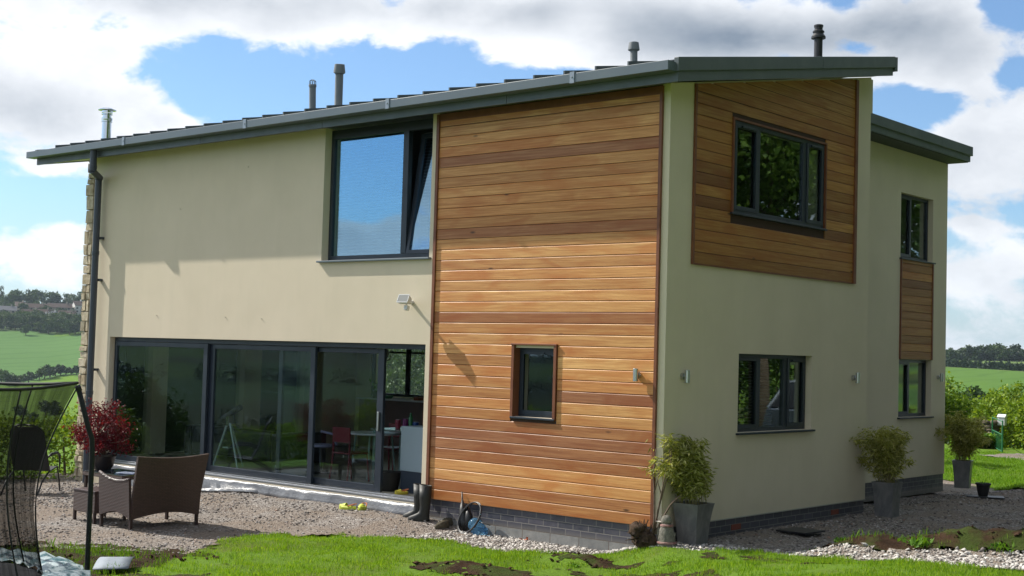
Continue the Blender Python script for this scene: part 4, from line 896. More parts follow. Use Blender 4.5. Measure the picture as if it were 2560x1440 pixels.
# ------------------------------------------------------------------ pots of bamboo
M_pot = mat('zinc_planter', rough=.42, metal=.35, fn=lambda t, b: (t.put(b.inputs['Base Color'], t.mix(t.mr(t.noise(t.vm('MULTIPLY', t.P, (1, 1, .5)), 6, 5, .6, 1.5), .3, .7), (.13, .135, .145), (.25, .245, .245))), t.put(b.inputs['Roughness'], t.mr(t.noise(t.P, 5, 5, .6, 2.), .3, .7, .3, .55))))
M_psoil = mat('potting_soil', (.03, .02, .014), 1)
def planter(loc, rz_, label, leaves, spread, lean, seed, hgt=.78, front=None):
    g = np.random.default_rng(seed); t = thing('potted_bamboo', label, 'potted plant', loc, 'bamboo planters along the east wall')
    H = .51; a0, a1 = .132, (.188 if seed == 3 else .172); n = 7; mb = MB(); c, s = math.cos(rz_), math.sin(rz_); rows = []
    for i in range(n+1):
        q = i/n; a = a0+(a1-a0)*(.35*q+.65*q**2.6); rows.append(mb.vert(*[(u*a*c-v*a*s, u*a*s+v*a*c, H*q) for u, v in ((-1, -1), (1, -1), (1, 1), (-1, 1))]))
    for p, q in zip(rows, rows[1:]):
        for j in range(4): k = (j+1) % 4; mb.f.append((p+j, p+k, q+k, q+j))
    e = rows[-1]; a = a1-.018; r2_ = mb.vert(*[(u*a*c-v*a*s, u*a*s+v*a*c, H) for u, v in ((-1, -1), (1, -1), (1, 1), (-1, 1))]); a -= .012; r3 = mb.vert(*[(u*a*c-v*a*s, u*a*s+v*a*c, H-.07) for u, v in ((-1, -1), (1, -1), (1, 1), (-1, 1))])
    for j in range(4): k = (j+1) % 4; mb.f.append((e+j, e+k, r2_+k, r2_+j)); mb.f.append((r2_+j, r2_+k, r3+k, r3+j))
    mb.f.append((rows[0]+3, rows[0]+2, rows[0]+1, rows[0]))
    me = bpy.data.meshes.new('planter'); me.from_pydata(mb.v, [], mb.f); po = link('planter', me, M_pot, t, smooth=30)
    sm_ = MB(); a = a1-.035; sm_.poly([(u*a*c-v*a*s, u*a*s+v*a*c, H-.05) for u, v in ((-1, -1), (1, -1), (1, 1), (-1, 1))]); me = bpy.data.meshes.new('soil'); me.from_pydata(sm_.v, [], sm_.f); link('soil', me, M_psoil, t)
    cm = MB(); P = []; Dv = []
    for i in range(46):
        bx, by = g.uniform(-.13, .13, 2); az_ = g.uniform(0, 6.28); out = g.uniform(.05, .55)**1.0*spread
        ex = bx+math.cos(az_)*out+lean[0]*g.uniform(.1, 1)**2; ey = by+math.sin(az_)*out+lean[1]*g.uniform(.1, 1)**2; h = g.uniform(.45, 1.)*hgt*(1-.25*out)
        pts = [Vector((bx, by, H-.06)), Vector((bx+(ex-bx)*.25, by+(ey-by)*.25, H+h*.5)), Vector((bx+(ex-bx)*.6, by+(ey-by)*.6, H+h*.85)), Vector((ex, ey, H+h*(.98 if i % 3 else .85)))]
        cm.tube(pts, [.004, .0035, .0025, .0015], 4, False)
        m_ = leaves//46
        for _ in range(m_):
            q = g.uniform(.12, 1)**.8*3; k = min(int(q), 2); p = pts[k].lerp(pts[k+1], q-k); a = g.uniform(0, 6.28)
            P.append(tuple(p+Vector((g.normal()*.035, g.normal()*.035, g.normal()*.03)))); Dv.append((math.cos(a), math.sin(a), g.uniform(-1.3, .35)))
    me = bpy.data.meshes.new('cane'); me.from_pydata(cm.v, [], cm.f); link('cane', me, mat('bamboo_cane', (.20, .17, .06), .5), t)
    P = np.array(P); P[:, 2] = np.maximum(P[:, 2], H-.1)
    V, F = leafquads(P, np.array(Dv), g.uniform(.06, .13, len(P)), g.uniform(.006, .011, len(P)))
    me = bpy.data.meshes.new('foliage'); o = npmesh('foliage', V, F, M_bamboo); o.parent = t
    return t
planter((.235, .33, -.205), .0, 'grey tapered planter of pale bamboo nearest the cedar corner, with fronds spilling left', 9000, .66, (-.60, -.50), 3, .86)
planter((.45, 5.22, -.195), .03, 'grey planter of bamboo at the middle of the shaded wall, under its last wall light', 6600, .78, (-.1, -.1), 5, .85)
planter((-.83, 11.15, -.22), .25, 'farthest grey planter of bamboo at the end of the house by the lawn', 7400, .85, (.25, .15), 8, 1.0)

# ---- small pot on a slate tray, slate piece, metal sheet, leaf
t = thing('small_pot', 'small black flowerpot with a seedling standing on a dark tray', 'flowerpot', (.24, 9.42, -.19))
obj('pot', MB().lathe((.24, 9.42, -.175), [(.075, 0), (.10, .10), (.115, .19), (.13, .195), (.13, .225), (.115, .225), (.11, .19), (.02, .185)], 18), M_black, t, smooth=35)
n = 30; V, F = leafquads(np.tile([.24, 9.42, .0], (n, 1))+rng.normal(size=(n, 3))*[.02, .02, .01], rdir(n, .6), .07, .012); npmesh('seedling', V, F, M_weed, t)
tag(obj('slate_tray', MB().obox((.26, 9.46, -.185), (.62, .34, .02), .45), mat('wet_slate', rough=.45, fn=vary((.015, .016, .02), (.03, .03, .035), 8)), bevel=.004), 'dark slate tray lying on shaded gravel under the flowerpot', 'tray')
mb = MB().obox((.63, 2.28, -.150), (.58, .34, .022), -.35, .06, -.05).obox((.60, 2.34, -.175), (.46, .30, .02), -.2, .0, .04); tag(obj('roof_slate', mb, MATS['wet_slate'], bevel=.003), 'broken dark slates lying on the shaded gravel near the planter', 'slate')
n = 9; V = []; F = []
p0, p1, p2, p3 = [Vector(q) for q in ((-3.47, -5.45, 0), (-3.20, -5.22, 0), (-2.62, -5.69, 0), (-2.83, -5.97, 0))]
for i in range(n):
    for j in range(4):
        a = i/(n-1); b = j/3; p = (p0.lerp(p3, a)).lerp(p1.lerp(p2, a), b); V.append((p.x, p.y, Z(p.x, p.y)+.055+.045*math.sin(a*2.8+.5)+.01*b))
for i in range(n-1):
    for j in range(3): a = i*4+j; F.append((a, a+1, a+5, a+4))
o = npmesh('metal_sheet', V, F, mat('dull_lead', rough=.7, metal=.0, fn=vary((.19, .22, .26), (.27, .31, .35), 5, .2)), None, True); md = o.modifiers.new('t', 'SOLIDIFY'); md.thickness = .008; tag(o, 'bent grey metal sheet lying on bare soil beside the trampoline pole', 'metal sheet')
V, F = leafquads(np.array([[-1.98, -.22, Z(-2, -.2)+.03], [-1.95, -.20, Z(-2, -.2)+.03], [-2.0, -.2, Z(-2, -.2)+.03]]), np.array([(1, .2, .3), (-.3, .9, .4), (-1, -.4, .2)], float), .07, .026); tag(npmesh('dry_leaf', V, F, mat('orange_leaf', (.45, .09, .02), .6)), 'curled orange leaf on gravel by the concrete footing', 'leaf')

# ---- driftwood root with bare branches and the bird statue
def root_ball(c):
    mb = MB(); mb.ell(c, (.15, .11, .12), 18, 11, .22); mb.ell((c[0]-.05, c[1]-.04, c[2]+.10), (.10, .09, .09), 14, 9, .28); mb.ell((c[0]+.10, c[1]+.02, c[2]-.02), (.10, .08, .09), 12, 8, .25)
    for i in range(46):
        a = random.uniform(0, 6.28); b = random.uniform(-.5, 1.4); d = Vector((math.cos(a)*math.cos(b), math.sin(a)*math.cos(b), math.sin(b))); p = Vector(c)+d*.09
        mb.tube([p, p+d*.06+Vector((0, 0, random.uniform(-.02, .03))), p+d*.11+Vector((random.uniform(-.03, .03), 0, random.uniform(-.02, .05)))], [.013, .008, .003], 5)
    return mb
t = thing('driftwood', 'brown twisted root with tall bare branches leaning at the cedar corner', 'driftwood', (-.10, -.22, -.25))
obj('root', root_ball((-.12, -.22, -.12)), mat('wet_root', rough=.95, fn=vary((.03, .016, .010), (.14, .085, .05), 22, 1., .03)), t, smooth='all')
mb = MB()
def br(pts, r0, r1): n = len(pts); mb.tube(pts, [r0+(r1-r0)*i/(n-1) for i in range(n)], 6)
br([(0, -.18, -.12), (.03, -.14, .15), (.07, -.12, .42), (.12, -.1, .72)], .016, .006)
br([(.01, -.2, -.12), (.02, -.18, .12), (-.02, -.13, .38), (-.05, -.12, .62), (-.03, -.11, .95)], .013, .005)
br([(.05, -.13, .28), (.10, -.10, .5), (.17, -.08, .78), (.16, -.06, .98)], .010, .004); br([(-.03, -.13, .42), (.03, -.11, .66), (.05, -.1, .88)], .008, .003)
br([(.04, -.18, -.05), (.10, -.14, .12), (.19, -.1, .30), (.27, -.06, .40), (.30, -.05, .41)], .013, .006); br([(.07, -.12, .42), (.02, -.12, .55), (.0, -.1, .7)], .007, .003)
br([(.12, -.1, .72), (.16, -.1, .86), (.15, -.08, 1.02)], .006, .003); br([(.12, -.1, .72), (.09, -.1, .85)], .005, .003)
obj('branch', mb, M_twig, t, smooth='all')
def f_statue(t, b):
    n = t.noise(t.P, 30, 6, .7); t.put(b.inputs['Base Color'], t.mix(t.mr(n, .3, .7), (.10, .095, .08), (.30, .28, .24))); bump(t, b, t.noise(t.P, 45, 6, .75), 1., .015)
M_stat = mat('mossy_cast_stone', rough=.95, spec=.2, fn=f_statue)
sx, sy, sz = .16, -.12, -.22
t = thing('bird_statue', 'grey stone duck statue with a pale bill and red band beside the planter', 'statue', (sx, sy, sz))
mb = MB().lathe((sx, sy, sz), [(.09, -.03), (.115, .0), (.12, .05), (.105, .11), (.098, .17), (.085, .23), (.068, .275), (.055, .30), (.02, .31)], 18); mb.ell((sx-.005, sy, sz+.335), (.068, .062, .066), 16, 11, .03); mb.obox((sx+.06, sy+.03, sz+.10), (.05, .05, .2), .4, 0, .2)
mb.ell((sx+.055, sy-.05, sz+.02), (.09, .07, .035), 12, 7, .08); mb.ell((sx-.06, sy-.055, sz+.02), (.06, .05, .03), 12, 7, .08); mb.ell((sx-.085, sy-.03, sz+.17), (.03, .04, .09), 10, 7, .05)
obj('body', mb, M_stat, t, smooth='all')
obj('bill', MB().ell((sx-.085, sy-.035, sz+.315), (.055, .024, .013), 12, 7), mat('pale_bill', (.52, .45, .40), .7), t, smooth='all')
obj('neck_band', MB().lathe((sx, sy, sz+.262), [(.070, 0), (.080, .008), (.078, .026), (.066, .03)], 18), mat('faded_red_band', rough=.8, fn=vary((.20, .03, .03), (.42, .30, .27), 14)), t, smooth=True)
obj('base_band', MB().lathe((sx, sy, sz+.065), [(.118, 0), (.124, .006), (.121, .022), (.11, .026)], 18), MATS['faded_red_band'], t, smooth=True)
for x, y, r, lb in ((-.30, -.30, .045, 'white pebble by the root at the cedar corner'), (.03, -.24, .04, 'pale pebble between the root and the statue')):
    tag(obj('pebble', MB().ell((x, y, Z(x, y)+r*.4), (r, r*.8, r*.55), 10, 7, .12), mat('white_pebble', (.5, .48, .44), .8), smooth='all'), lb, 'pebble')

# ---- boots and shoes by the door
M_rub = mat('black_rubber', rough=.55, fn=vary((.010, .011, .010), (.022, .022, .020), 10))
def boot(name, base, rz_, label, group=None, H=.42):
    t = thing(name, label, 'boot', base, group); m = Matrix.Rotation(rz_, 4, 'Z')
    T = lambda p: tuple(Vector(base)+(m @ Vector(p)))
    rows = [(.04, .0, .056, .155, 0), (.04, .03, .056, .155, 0), (.035, .06, .054, .148, 0), (.01, .085, .052, .118, 0), (-.025, .115, .052, .085, 0), (-.04, .15, .054, .072, 0), (-.045, .22, .060, .074, .0), (-.045, .32, .072, .084, .0), (-.045, H, .080, .090, .0)]
    mb = MB(T); seg = 16; ks = []
    for cx, z_, rw, rl, sh in rows:
        k = mb.vert(*[((cx+sh*(.0 if z_ > .2 else 1)+rl*math.cos(2*math.pi*j/seg)*(1. if math.cos(2*math.pi*j/seg) < 0 else 1.)), rw*math.sin(2*math.pi*j/seg), z_+(.012*math.cos(2*math.pi*j/seg) if z_ > .4 else 0)) for j in range(seg)]); ks.append(k)
    for a, b_ in zip(ks, ks[1:]):
        for j in range(seg): q = (j+1) % seg; mb.f.append((a+j, a+q, b_+q, b_+j))
    k = mb.vert(*[(-.045+.082*math.cos(2*math.pi*j/seg), .072*math.sin(2*math.pi*j/seg), H-.004) for j in range(seg)]); k2 = mb.vert(*[(-.04+.05*math.cos(2*math.pi*j/seg), .045*math.sin(2*math.pi*j/seg), .2) for j in range(seg)])
    for j in range(seg): q = (j+1) % seg; mb.f.append((ks[-1]+j, ks[-1]+q, k+q, k+j)); mb.f.append((k+j, k+q, k2+q, k2+j))
    mb.f.append(tuple(k2+j for j in range(seg))); mb.f.append(tuple(ks[0]+j for j in range(seg))[::-1])
    obj('boot_shaft', mb, M_rub, t, smooth='all')
    s = MB(T); s.prism([(.03+.165*math.cos(a)*(1 if math.cos(a) > 0 else .98)-.01, .058*math.sin(a)) for a in [2*math.pi*j/20 for j in range(20)]], -.012, .014, 2); obj('sole', s, M_rub, t)
    return t
zb = Z(-3.9, -.2)-.015
boot('rubber_boot', (-3.98, -.18, zb), R(205), 'left of the two tall black rubber boots standing by the door frame', 'black rubber boots by the door', .48)
boot('rubber_boot', (-3.80, -.25, zb-.01), R(212), 'right, nearer of the two tall black rubber boots by the door frame', 'black rubber boots by the door', .50)
def shoe(base, rz_, label, c, name='walking_shoe', grp=None, s=1., slip=False):
    t = thing(name, label, 'shoe', base, grp); m = Matrix.Rotation(rz_, 4, 'Z'); T = lambda p: tuple(Vector(base)+(m @ Vector(p))*s)
    mb = MB(T); seg = 14; rows = [(0, .0, .125, .046), (0, .025, .128, .048), (-.01, .05, .110, .043), (-.035, .075, .075, .036), (-.05, .10, .052, .032)] if not slip else [(0, .0, .120, .046), (0, .022, .124, .050), (.0, .045, .118, .048)]
    ks = [mb.vert(*[(cx+rl*math.cos(2*math.pi*j/seg), rw*math.sin(2*math.pi*j/seg), z_+(.02*max(0, math.cos(2*math.pi*j/seg)) if slip and z_ > .03 else 0)) for j in range(seg)]) for cx, z_, rl, rw in rows]
    for a, b_ in zip(ks, ks[1:]):
        for j in range(seg): q = (j+1) % seg; mb.f.append((a+j, a+q, b_+q, b_+j))
    k = mb.vert(*[(rows[-1][0]+rows[-1][2]*.8*math.cos(2*math.pi*j/seg), rows[-1][3]*.75*math.sin(2*math.pi*j/seg), rows[-1][1]-.035) for j in range(seg)])
    for j in range(seg): q = (j+1) % seg; mb.f.append((ks[-1]+j, ks[-1]+q, k+q, k+j))
    mb.f.append(tuple(k+j for j in range(seg)))
    obj('upper', mb, c, t, smooth='all')
    if slip:
        v = MB(T)
        
        n = 9; r0 = v.vert(*[(.02, .048*math.cos(math.pi*j/(n-1)), .04+.045*math.sin(math.pi*j/(n-1))) for j in range(n)]); r1 = v.vert(*[(.11, .030*math.cos(math.pi*j/(n-1)), .035+.025*math.sin(math.pi*j/(n-1))) for j in range(n)])
        for j in range(n-1): v.f.append((r0+j, r0+j+1, r1+j+1, r1+j))
        obj('toe_cap', v, c, t, smooth='all'); obj('strap', MB(T).tube([(-.02, .045, .05), (-.10, .03, .075), (-.125, 0, .08), (-.10, -.03, .075), (-.02, -.045, .05)], .008, 6), mat('orange_strap', (.55, .16, .05), .6), t)
    else:
        obj('lace', MB(T).tube([(.05, -.02, .055), (.03, .02, .068), (.01, -.02, .08), (-.005, .02, .09)], .005, 5).tube([(.05, .02, .055), (.03, -.02, .068), (.01, .02, .08), (-.02, -.03, .10), (.03, -.05, .08)], .005, 5), mat('pale_lace', (.45, .42, .36), .9), t)
    return t
M_shoe = mat('muddy_suede', rough=.95, fn=vary((.045, .038, .025), (.12, .10, .065), 20, .8, .01))
shoe((-3.46, -.14, Z(-3.46, -.14)), R(250), 'muddy brown walking shoe pushed back against the brick plinth', M_shoe, grp='pair of muddy walking shoes')
shoe((-3.36, -.30, Z(-3.36, -.3)), R(262), 'muddy brown walking shoe in front, laces undone, beside the rubber boots', M_shoe, grp='pair of muddy walking shoes')
M_clog = mat('lime_foam', (.50, .56, .06), .6)
zc = Z(-5.1, -.35)
shoe((-5.18, -.36, zc), R(200), 'lime clog with orange strap on the left, on gravel outside the doors', M_clog, 'clog', 'lime clogs on the gravel', 1.1, True)
shoe((-5.00, -.24, zc), R(300), 'lime clog with orange strap on the right, on gravel outside the doors', M_clog, 'clog', 'lime clogs on the gravel', 1.1, True)
shoe((-4.88, .42, -.055), R(250), 'yellow clog lying just inside the open sliding door', mat('yellow_foam', (.62, .5, .05), .6), 'clog', None, .9, True)
# folded black umbrella like bundle
mb = MB(); zz = Z(-3.2, -.12); mb.tube([(-3.10, -.14, zz-.02), (-3.13, -.12, zz+.10), (-3.17, -.10, zz+.26), (-3.22, -.06, zz+.40)], [.055, .075, .055, .01], 10); mb.tube([(-3.17, -.10, zz+.2), (-3.25, -.04, zz+.50)], [.02, .008], 6); mb.tube([(-3.02, -.15, zz), (-3.04, -.12, zz+.2), (-3.10, -.08, zz+.33)], [.05, .055, .01], 9)
tag(obj('boot_bag', mb, M_black, smooth='all'), 'black fabric bag slumped upright against the bricks between shoes and hose', 'bag')
# hose coil and water bottle
mb = MB(); zz = Z(-2.85, -.2)
hc = Vector((-2.95, -.19, zz+.215)); ex = Vector((.80, -.15, .06)).normalized(); ez = Vector((.12, .42, 1)).normalized()
for k, (r1, off) in enumerate(((.215, 0), (.222, .014), (.21, .026), (.22, .036))):
    pts = [hc+ex*(r1*.98*math.cos(a))+ez*(r1*math.sin(a))+Vector((.3, -1, 0)).normalized()*(off+.006*math.sin(3*a+k)) for a in [2*math.pi*j/40 for j in range(41)]]
    mb.tube(pts, .0085, 7, False)
mb.tube([hc+ex*.19+Vector((0, -.03, -.05)), hc+ex*.30+Vector((0, -.02, -.06)), hc+ex*.42+Vector((0, .02, -.09))], .006, 6)
tag(obj('hose_coil', mb, mat('black_hose', (.035, .035, .038), .35), smooth='all'), 'coil of shiny black hose leaning against the dark brick plinth', 'hose')
M_bot = mat('blue_clear_plastic', rough=.12, fn=lambda t, b: (b.inputs['Transmission Weight'].__setattr__('default_value', .85), b.inputs['Base Color'].__setattr__('default_value', (.25, .55, .85, 1)), b.inputs['IOR'].__setattr__('default_value', 1.15)))
bx = Vector((-2.93, -.15, zz+.15)); ba = Vector((.62, -.10, -.42)).normalized()
tb = thing('water_bottle', 'large blue see-through water bottle lying inside the hose coil', 'bottle', tuple(bx))
obj('bottle_body', MB().lathe(bx-ba*.02, [(.02, 0), (.075, .015), (.095, .05), (.10, .09), (.094, .10), (.10, .115), (.10, .18), (.095, .19), (.10, .2), (.10, .24), (.09, .27), (.05, .31), (.03, .335), (.03, .36)], 20, ba), M_bot, tb, smooth='all')
obj('cap', MB().lathe(bx+ba*.335, [(.034, 0), (.036, .005), (.036, .035), (.03, .04)], 14, ba), mat('blue_cap', (.02, .16, .5), .4), tb, smooth=35)

# ---- wall lights and floodlight
def walllight(T, u, w_, label):
    c = T((u, -.085, w_)); t = thing('wall_light', label, 'wall light', T((u, 0, w_)), 'steel up and down wall lights')
    nrm = Vector(T((0, -1, 0)))-Vector(T((0, 0, 0)))
    ux = Vector(T((1, 0, 0)))-Vector(T((0, 0, 0)))
    obj('backplate', MB().lathe(Vector(T((u, 0, w_)))-Vector((0, 0, 0)), [(.038, .002 if T is not frame_A else .02), (.040, .005), (.038, .04), (.02, .045)], 18, nrm), M_steel, t, smooth=35)
    obj('lamp_tube', MB().lathe((c[0], c[1], c[2]-.08), [(.029, 0), (.033, .004), (.033, .156), (.029, .16), (.026, .15)], 20), M_steel, t, smooth=35)
    obj('arm', MB().tube([T((u, -.03, w_)), c], .014, 8), M_steel, t, smooth=35)
walllight(frame_A, -.372, 1.835, 'steel cylinder wall light mounted on the sunlit cedar boards')
walllight(frame_B(0), .365, 1.833, 'steel cylinder wall light on the shaded wall nearest the corner')
walllight(frame_B(0), 4.95, 1.835, 'steel cylinder wall light on the shaded wall right of the three-pane window')
walllight(frame_B(R2), 10.94, 1.825, 'farthest steel cylinder wall light at the end of the shaded wing')
t = thing('floodlight', 'small white security floodlight with sensor on the cream wall above the doors', 'floodlight', (-4.36, 0, 2.74))
fc = Vector((-4.27, -.24, 2.76)); m_ = Matrix.Translation(fc) @ Matrix.Rotation(R(12), 4, 'Z') @ Matrix.Rotation(R(-28), 4, 'X'); T = lambda p: tuple(m_ @ Vector(p))
mb = MB(T).prism([(-.05, -.06), (-.05, .06), (.035, .045), (.045, .02), (.045, -.02), (.035, -.045)], -.085, .085, 0); mb.box(-.092, .092, -.058, -.0505, -.066, -.055).box(-.092, .092, -.058, -.0505, .055, .066).box(-.092, -.081, -.058, -.0505, -.0545, .0545).box(.081, .092, -.058, -.0505, -.0545, .0545)
obj('lamp_head', mb, M_white, t, bevel=.004); obj('lens', MB(T).box(-.080, .080, -.056, -.0505, -.054, .054), mat('lamp_lens', (.30, .30, .29), .15), t)
obj('bracket', MB().tube([(-4.36, 0, 2.74), (-4.35, -.06, 2.74), (-4.30, -.19, 2.75)], [.035, .022, .018], 10), M_white, t, smooth='all')
obj('sensor', MB().obox((-4.27, -.20, 2.655), (.06, .06, .065), .2, -.3).tube([(-4.28, -.2, 2.7), (-4.29, -.17, 2.74)], .012, 8), M_white, t, bevel=.008)
# old fixing marks in the render: small real screws
for x, z, lb in ((-10.57, 2.53, 'small plug in the cream wall above the left sliding door'), (-8.65, 2.51, 'small plug in the cream wall above the middle of the doors'), (-7.72, 2.49, 'small plug in the cream wall nearest the floodlight, above the doors'), (-8.2, 4.95, 'small plug high in the cream wall just under the roof edge'), (-10.0, 4.35, 'small plug in the shaded upper cream wall')):
    tag(obj('wall_plug', MB().tube([(x, .0, z), (x+.004, -.016, z+.004)], .007, 6), mat('plug_grey', (.40, .37, .30), .7)), lb, 'wall plug', 'plugs left in the cream wall')
# ------------------------------------------------------------------ wicker furniture
def f_wicker(t, b):
    x, y, z = t.sep(t.P); u = t.m('ADD', x, t.m('MULTIPLY', y, 1.02))
    br = t.node('ShaderNodeTexBrick'); t.put(br.inputs['Vector'], t.comb(u, z, 0.))
    for k, v in (('Scale', 1), ('Mortar Size', .005), ('Mortar Smooth', 1.), ('Brick Width', .05), ('Row Height', .019)): br.inputs[k].default_value = v
    br.inputs['Color1'].default_value = (.060, .034, .030, 1); br.inputs['Color2'].default_value = (.085, .048, .042, 1); br.inputs['Mortar'].default_value = (.022, .013, .012, 1)
    t.put(b.inputs['Base Color'], br.outputs[0]); bump(t, b, t.m('MULTIPLY', br.outputs['Fac'], -1.), .6, .006)
M_wick = mat('brown_wicker', rough=.36, spec=.6, fn=f_wicker)
M_wickleg = mat('dark_brown_leg', (.035, .02, .018), .5)
bx0 = thing('wicker_loveseat', 'brown wicker garden loveseat seen from behind on the gravel patio', 'loveseat', (-6.2, -3.0, Z(-6.2, -3.0)))
gz0 = Z(-6.1, -3.0)
# local frame: u along the width (y), v forward (-x)
ry = R(2.)
def TL(p):   # p = (v forward, u sideways, z)
    return (-5.80-p[0]*math.cos(ry)+p[1]*math.sin(ry), -3.02+p[1]*math.cos(ry)-p[0]*math.sin(ry), gz0+p[2])
hw = .54
def sheet(mb, f, nu, nv, th):
    """thick sheet from f(a,b)->(point, normal)"""
    fr_, bk = [], []
    for i in range(nu+1):
        for j in range(nv+1):
            p, n = f(i/nu, j/nv); p = Vector(p); n = Vector(n).normalized()*th/2; fr_.append(tuple(p+n)); bk.append(tuple(p-n))
    k = mb.vert(*fr_); k2 = mb.vert(*bk); w_ = nv+1
    for i in range(nu):
        for j in range(nv):
            a = i*w_+j; mb.f.append((k+a, k+a+1, k+a+w_+1, k+a+w_)); mb.f.append((k2+a, k2+a+w_, k2+a+w_+1, k2+a+1))
    for i in range(nu):
        for j in (0, nv): a = i*w_+j; mb.f.append((k+a, k+a+w_, k2+a+w_, k2+a) if j == 0 else (k+a, k2+a, k2+a+w_, k+a+w_))
    for j in range(nv):
        for i in (0, nu): a = i*w_+j; mb.f.append((k+a, k2+a, k2+a+1, k+a+1) if i == 0 else (k+a, k+a+1, k2+a+1, k2+a))
def fback(a, b_):
    w_ = hw*(.93+.07*b_) ; zt = .965-.030*math.sin(math.pi*a) ; zl = .14+.07*math.sin(math.pi*a)
    z_ = zl+(zt-zl)*b_; return (.03-.15*b_**1.3-.04*math.sin(math.pi*a), (a*2-1)*w_, z_), (-1, 0, -.15)
mb = MB(TL); sheet(mb, fback, 16, 12, .035); obj('backrest', mb, M_wick, bx0, smooth=50)
for sgn in (-1, 1):
    def farm(a, b_, sgn=sgn):
        zt = .66-.06*math.sin(math.pi*min(1, a*1.0))+.07*(1-a)**3*0+.05*a; zl = .14+.08*math.sin(math.pi*a)
        return (.02+.66*a, sgn*(hw*(.95)+.03*b_), zl+(zt-zl)*b_), (0, sgn, 0)
    mb = MB(TL); sheet(mb, farm, 12, 8, .035); obj('side_panel', mb, M_wick, bx0, smooth=50)
    mb = MB(TL).tube([(.02+.66*a, sgn*(hw*.95+.03), .66-.06*math.sin(math.pi*a)+.05*a) for a in [i/10 for i in range(11)]], .022, 8); obj('armrest', mb, M_wick, bx0, smooth='all')
obj('seat', MB(TL).box(.05, .66, -hw*.93, hw*.93, .30, .40), M_wick, bx0, bevel=.015)
def ffront(a, b_): zl = .20+.05*math.sin(math.pi*a); return (.68, (a*2-1)*hw*.95, zl+(.34-zl)*b_), (1, 0, 0)
mb = MB(TL); sheet(mb, ffront, 12, 3, .03); obj('front_rail', mb, M_wick, bx0)
for v, u in ((.03, -.50), (.03, .50), (.67, -.50), (.67, .50)): obj('leg', MB(TL).box(v-.018, v+.018, u-.018, u+.018, -.02, .20), M_wickleg, bx0)
# footstool
st = thing('wicker_footstool', 'low square brown wicker footstool beside the loveseat arm', 'footstool', (-6.95, -3.3, Z(-6.95, -3.3)))
gs = Z(-6.95, -3.3); sx0, sx1, sy0, sy1 = -7.22, -6.70, -3.52, -3.02
mb = MB()
for a, b_, c, d in ((sx0, sx1, sy0, sy0+.02), (sx0, sx1, sy1-.02, sy1), (sx0, sx0+.02, sy0+.021, sy1-.021), (sx1-.02, sx1, sy0+.021, sy1-.021)): mb.box(a, b_, c, d, gs+.13, gs+.405)
obj('side_panel', mb, M_wick, st, bevel=.004); obj('top', MB().box(sx0-.008, sx1+.008, sy0-.008, sy1+.008, gs+.4055, gs+.43), M_wick, st, bevel=.01)
for x in (sx0+.02, sx1-.02):
    for y in (sy0+.02, sy1-.02): obj('leg', MB().box(x-.017, x+.017, y-.017, y+.017, gs-.03, gs+.14), M_wickleg, st)
# small table behind, carrying the maple
tb = thing('garden_table', 'glass topped wicker garden table behind the loveseat', 'table', (-8.35, -2.05, Z(-8.35, -2.05))); gt_ = Z(-8.35, -2.05)
obj('table_top', MB().box(-8.85, -7.85, -2.35, -1.75, gt_+.47, gt_+.485), mat('smoked_glass', (.02, .025, .03), .05, 0, .8), tb, bevel=.003)
obj('top_frame', MB().box(-8.87, -7.83, -2.37, -1.73, gt_+.42, gt_+.4695), M_wick, tb)
for x in (-8.83, -7.87):
    for y in (-2.33, -1.77): obj('leg', MB().box(x-.02, x+.02, y-.02, y+.02, gt_-.03, gt_+.42), M_wickleg, tb)
tag(obj('folded_magazine', MB().obox((-8.02, -2.13, gt_+.50), (.30, .22, .02), .4), mat('pale_paper', rough=.7, fn=vary((.5, .55, .62), (.16, .2, .35), 12)), bevel=.003), 'pale magazine lying on the glass garden table', 'magazine')
# maple in a pot
mx, my = -8.84, -2.05; mz = gt_+.487
mp = thing('potted_maple', 'red leafed Japanese maple in a dark pot on the garden table', 'maple', (mx, my, mz))
obj('pot', MB().lathe((mx, my, mz), [(.12, 0), (.16, .06), (.19, .20), (.205, .205), (.205, .24), (.18, .24), (.17, .20), (.02, .19)], 20), mat('glazed_dark_pot', (.025, .02, .022), .25), mp, smooth=35)
mb = MB(); P = []; g = np.random.default_rng(12)
for i in range(34):
    a = g.uniform(0, 6.28); sp = g.uniform(.12, .50); h = g.uniform(-.06, .62)*(1.1-.5*abs(sp-.2)); 
    ex_ = Vector((mx-.10+math.cos(a)*sp*1.10, my+math.sin(a)*sp*.8, mz+.36+h)); p0 = Vector((mx, my, mz+.20)); p1 = p0.lerp(ex_, .4)+Vector((0, 0, .08)); 
    mb.tube([p0, p1, ex_], [.010, .006, .002], 5, False)
    for _ in range(120):
        q = g.uniform(.45, 1.05); p = p1.lerp(ex_, q)+Vector(tuple(g.normal(size=3)*[.07, .07, .045])); P.append(tuple(p))
mb.tube([(mx+.1, my, mz+.4), (mx+.35, my+.1, mz+.44), (mx+.5, my+.12, mz+.50)], [.006, .004, .002], 5)
obj('branch', mb, mat('maple_bark', (.22, .15, .11), .8), mp, smooth='all')
P = np.array(P); V, F = leafquads(P, rdir(len(P), -.5), g.uniform(.03, .07, len(P)), g.uniform(.008, .016, len(P)), fold=.5)
npmesh('foliage', V, F, M_maple, mp)

